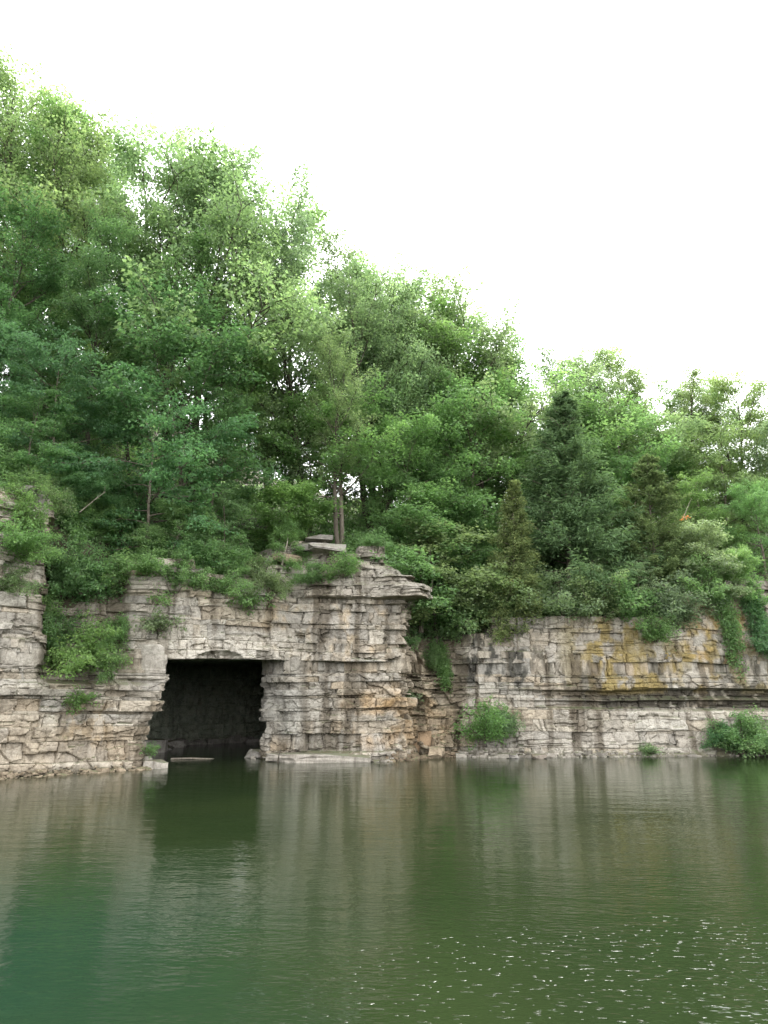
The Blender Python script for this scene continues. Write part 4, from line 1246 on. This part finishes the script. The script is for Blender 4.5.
# scree along the foot of the walls (uncountable)
def scree():
    rng = np.random.default_rng(9)
    base = []
    for k in range(5):
        me = boulder_mesh("tmp", 300 + k, (1, .85, .6), PALE, cuts=10)
        v = np.zeros(len(me.vertices) * 3); me.vertices.foreach_get("co", v); v = v.reshape(-1, 3)
        me.calc_loop_triangles()
        f = np.zeros(len(me.loop_triangles) * 3, dtype=np.int32); me.loop_triangles.foreach_get("vertices", f)
        base.append((v, f.reshape(-1, 3))); bpy.data.meshes.remove(me)
    s, X, Y, PX, nx, ny, _ = lowinfo
    V_, F_, C_, n = [], [], [], 0
    zones = [(-150, 146, 260, .16, TAN), (256, 300, 40, .12, PALE), (384, 460, 190, .2, (.22, .17, .12)), (455, 800, 800, .17, PALE), (174, 257, 240, .5, GREY), (296, 390, 60, .13, PALE)]
    for a, b, cnt, sz, col in zones:
        ids = np.where((PX > a) & (PX < b))[0]
        for q in range(cnt):
            i = rng.choice(ids)
            v, f = base[rng.integers(5)]
            sc = sz * rng.lognormal(0, .45)
            an = rng.uniform(0, 6.28); ca, sa = math.cos(an), math.sin(an)
            o = rng.uniform(-.15, .55)
            w = v * sc * np.array([1, 1, rng.uniform(.6, 1.1)])
            w = np.stack([w[:, 0] * ca - w[:, 1] * sa, w[:, 0] * sa + w[:, 1] * ca, w[:, 2]], 1)
            hz = max(-.03, (.35 - o) * rng.uniform(.2, .75))
            V_.append(w + np.array([X[i] + nx[i] * o, Y[i] + ny[i] * o, hz])); F_.append(f + n); n += len(v)
            C_.append(np.repeat([[*(np.array(col) * rng.uniform(.6, 1.1)), 1]], len(v), 0))
    me = mesh_np("scree", np.concatenate(V_), np.concatenate(F_), ROCK, {"tint": ('POINT', 'FLOAT_COLOR', np.concatenate(C_))})
    o = obj("scree", me)
    tag(o, "broken stone rubble along the waterline of the cliff", "scree", "scree", "stuff")


scree()

# ------------------------------------------------------------------ dead wood
def stick(name, a, b, r, mat, label, cat, seed, twigs=0):
    rng = np.random.default_rng(seed)
    a, b = np.array(a), np.array(b)
    wd = Wood()
    ln = np.linalg.norm(b - a)
    pts = bent((0, 0, 0), b - a, ln, 7, rng, .05)
    wd.tube(pts, r * (1 - np.linspace(0, 1, 8) * .6), 7)
    for k in range(twigs):
        q, qd = lerp_path(pts, rng.uniform(.35, .95))
        tw = bent(q, qd / np.linalg.norm(qd) + rng.normal(0, .6, 3), ln * rng.uniform(.15, .35), 4, rng, .12)
        wd.tube(tw, r * .4 * (1 - np.linspace(0, 1, 5) * .7), 4)
    o = obj(name, wd.mesh(name, mat)); o.location = tuple(a)
    tag(o, label, cat)
    return o


pa, pb = on_water(171, 759.5), on_water(236, 757.5)
pa[2] = pb[2] = .03
stick("floating_log", pa, pb, .045, BARK_PALE, "thin pale log floating across the mouth of the cave", "log", 3)
stick("dead_branch", at(80, 512, 35.6), at(107, 493, 35.4), .028, BARK_PALE, "bare pale dead branch sticking up in the shade at left", "branch", 4, 4)
stick("dead_branch", at(282, 565, 40.2), at(289, 538, 40.4), .05, BARK_PALE, "pale broken stem leaning on the block pile", "branch", 5, 2)
sp = on_water(278, 762); sp[1] -= .25; sp[2] = -.3
stick("stump", sp, sp + np.array([.02, 0, .95]), .06, BARK_DARK, "thin dark stump upright at the edge of the pale slab", "stump", 6)

db = stick("dead_branch", at(683, 518, 43.5), at(692, 498, 43.5), .018, BARK_PALE, "broken branch with withered orange leaves above the hanging vine", "branch", 7, 2)
lfo = Leaves(90)
for k in range(2): lfo.spray((.15 * k, -.1, .05 * k), (1, -.3, .1), .2, 13, size=.12)
lo = obj("withered_leaves", lfo.mesh("withered_leaves", LEAF), db); lo.color = (.36, .13, .05, 1)

# ------------------------------------------------------------------ light
SUN_EL, SUN_AZ = R(52), R(24)     # azimuth clockwise from +Y (north): high and ahead to the right, behind thin cloud
w = bpy.data.worlds.new("World")
SC.world = w
w.use_nodes = True
nt = w.node_tree
nt.nodes.clear()
sky = N(nt, "ShaderNodeTexSky", sky_type='NISHITA', sun_disc=False)
sky.sun_elevation = SUN_EL; sky.sun_rotation = SUN_AZ
sky.air_density = 1.0; sky.dust_density = 4.0; sky.ozone_density = 1.0
hs = N(nt, "ShaderNodeHueSaturation", Saturation=0.12)
nt.links.new(sky.outputs[0], hs.inputs["Color"])
# thin even overcast veil over the blue
veil = nt.nodes.new("ShaderNodeMix"); veil.data_type = 'RGBA'; veil.inputs[0].default_value = .65
nt.links.new(hs.outputs[0], veil.inputs[6]); veil.inputs[7].default_value = (9.0, 9.15, 9.3, 1)
bg = N(nt, "ShaderNodeBackground", Strength=0.12)
nt.links.new(veil.outputs[2], bg.inputs[0])
wo = N(nt, "ShaderNodeOutputWorld")
nt.links.new(bg.outputs[0], wo.inputs[0])

sd = bpy.data.lights.new("sun", 'SUN')
sd.energy = 1.1; sd.angle = R(20); sd.color = (1, .975, .93)
so = bpy.data.objects.new("sun", sd); C.objects.link(so)
so.location = (0, 0, 60)
so.rotation_euler = (R(90) - SUN_EL, 0, -SUN_AZ + R(180))

# ------------------------------------------------------------------ render settings
SC.view_settings.view_transform = 'Standard'
SC.view_settings.look = 'None'
SC.view_settings.gamma = 1
SC.view_settings.use_curve_mapping = False
SC.view_settings.exposure = 2.4
SC.render.engine = 'CYCLES'
cy = SC.cycles
cy.max_bounces = 10; cy.diffuse_bounces = 6; cy.glossy_bounces = 3; cy.transmission_bounces = 6; cy.transparent_max_bounces = 4
cy.caustics_reflective = False; cy.caustics_refractive = False
cy.use_denoising = True
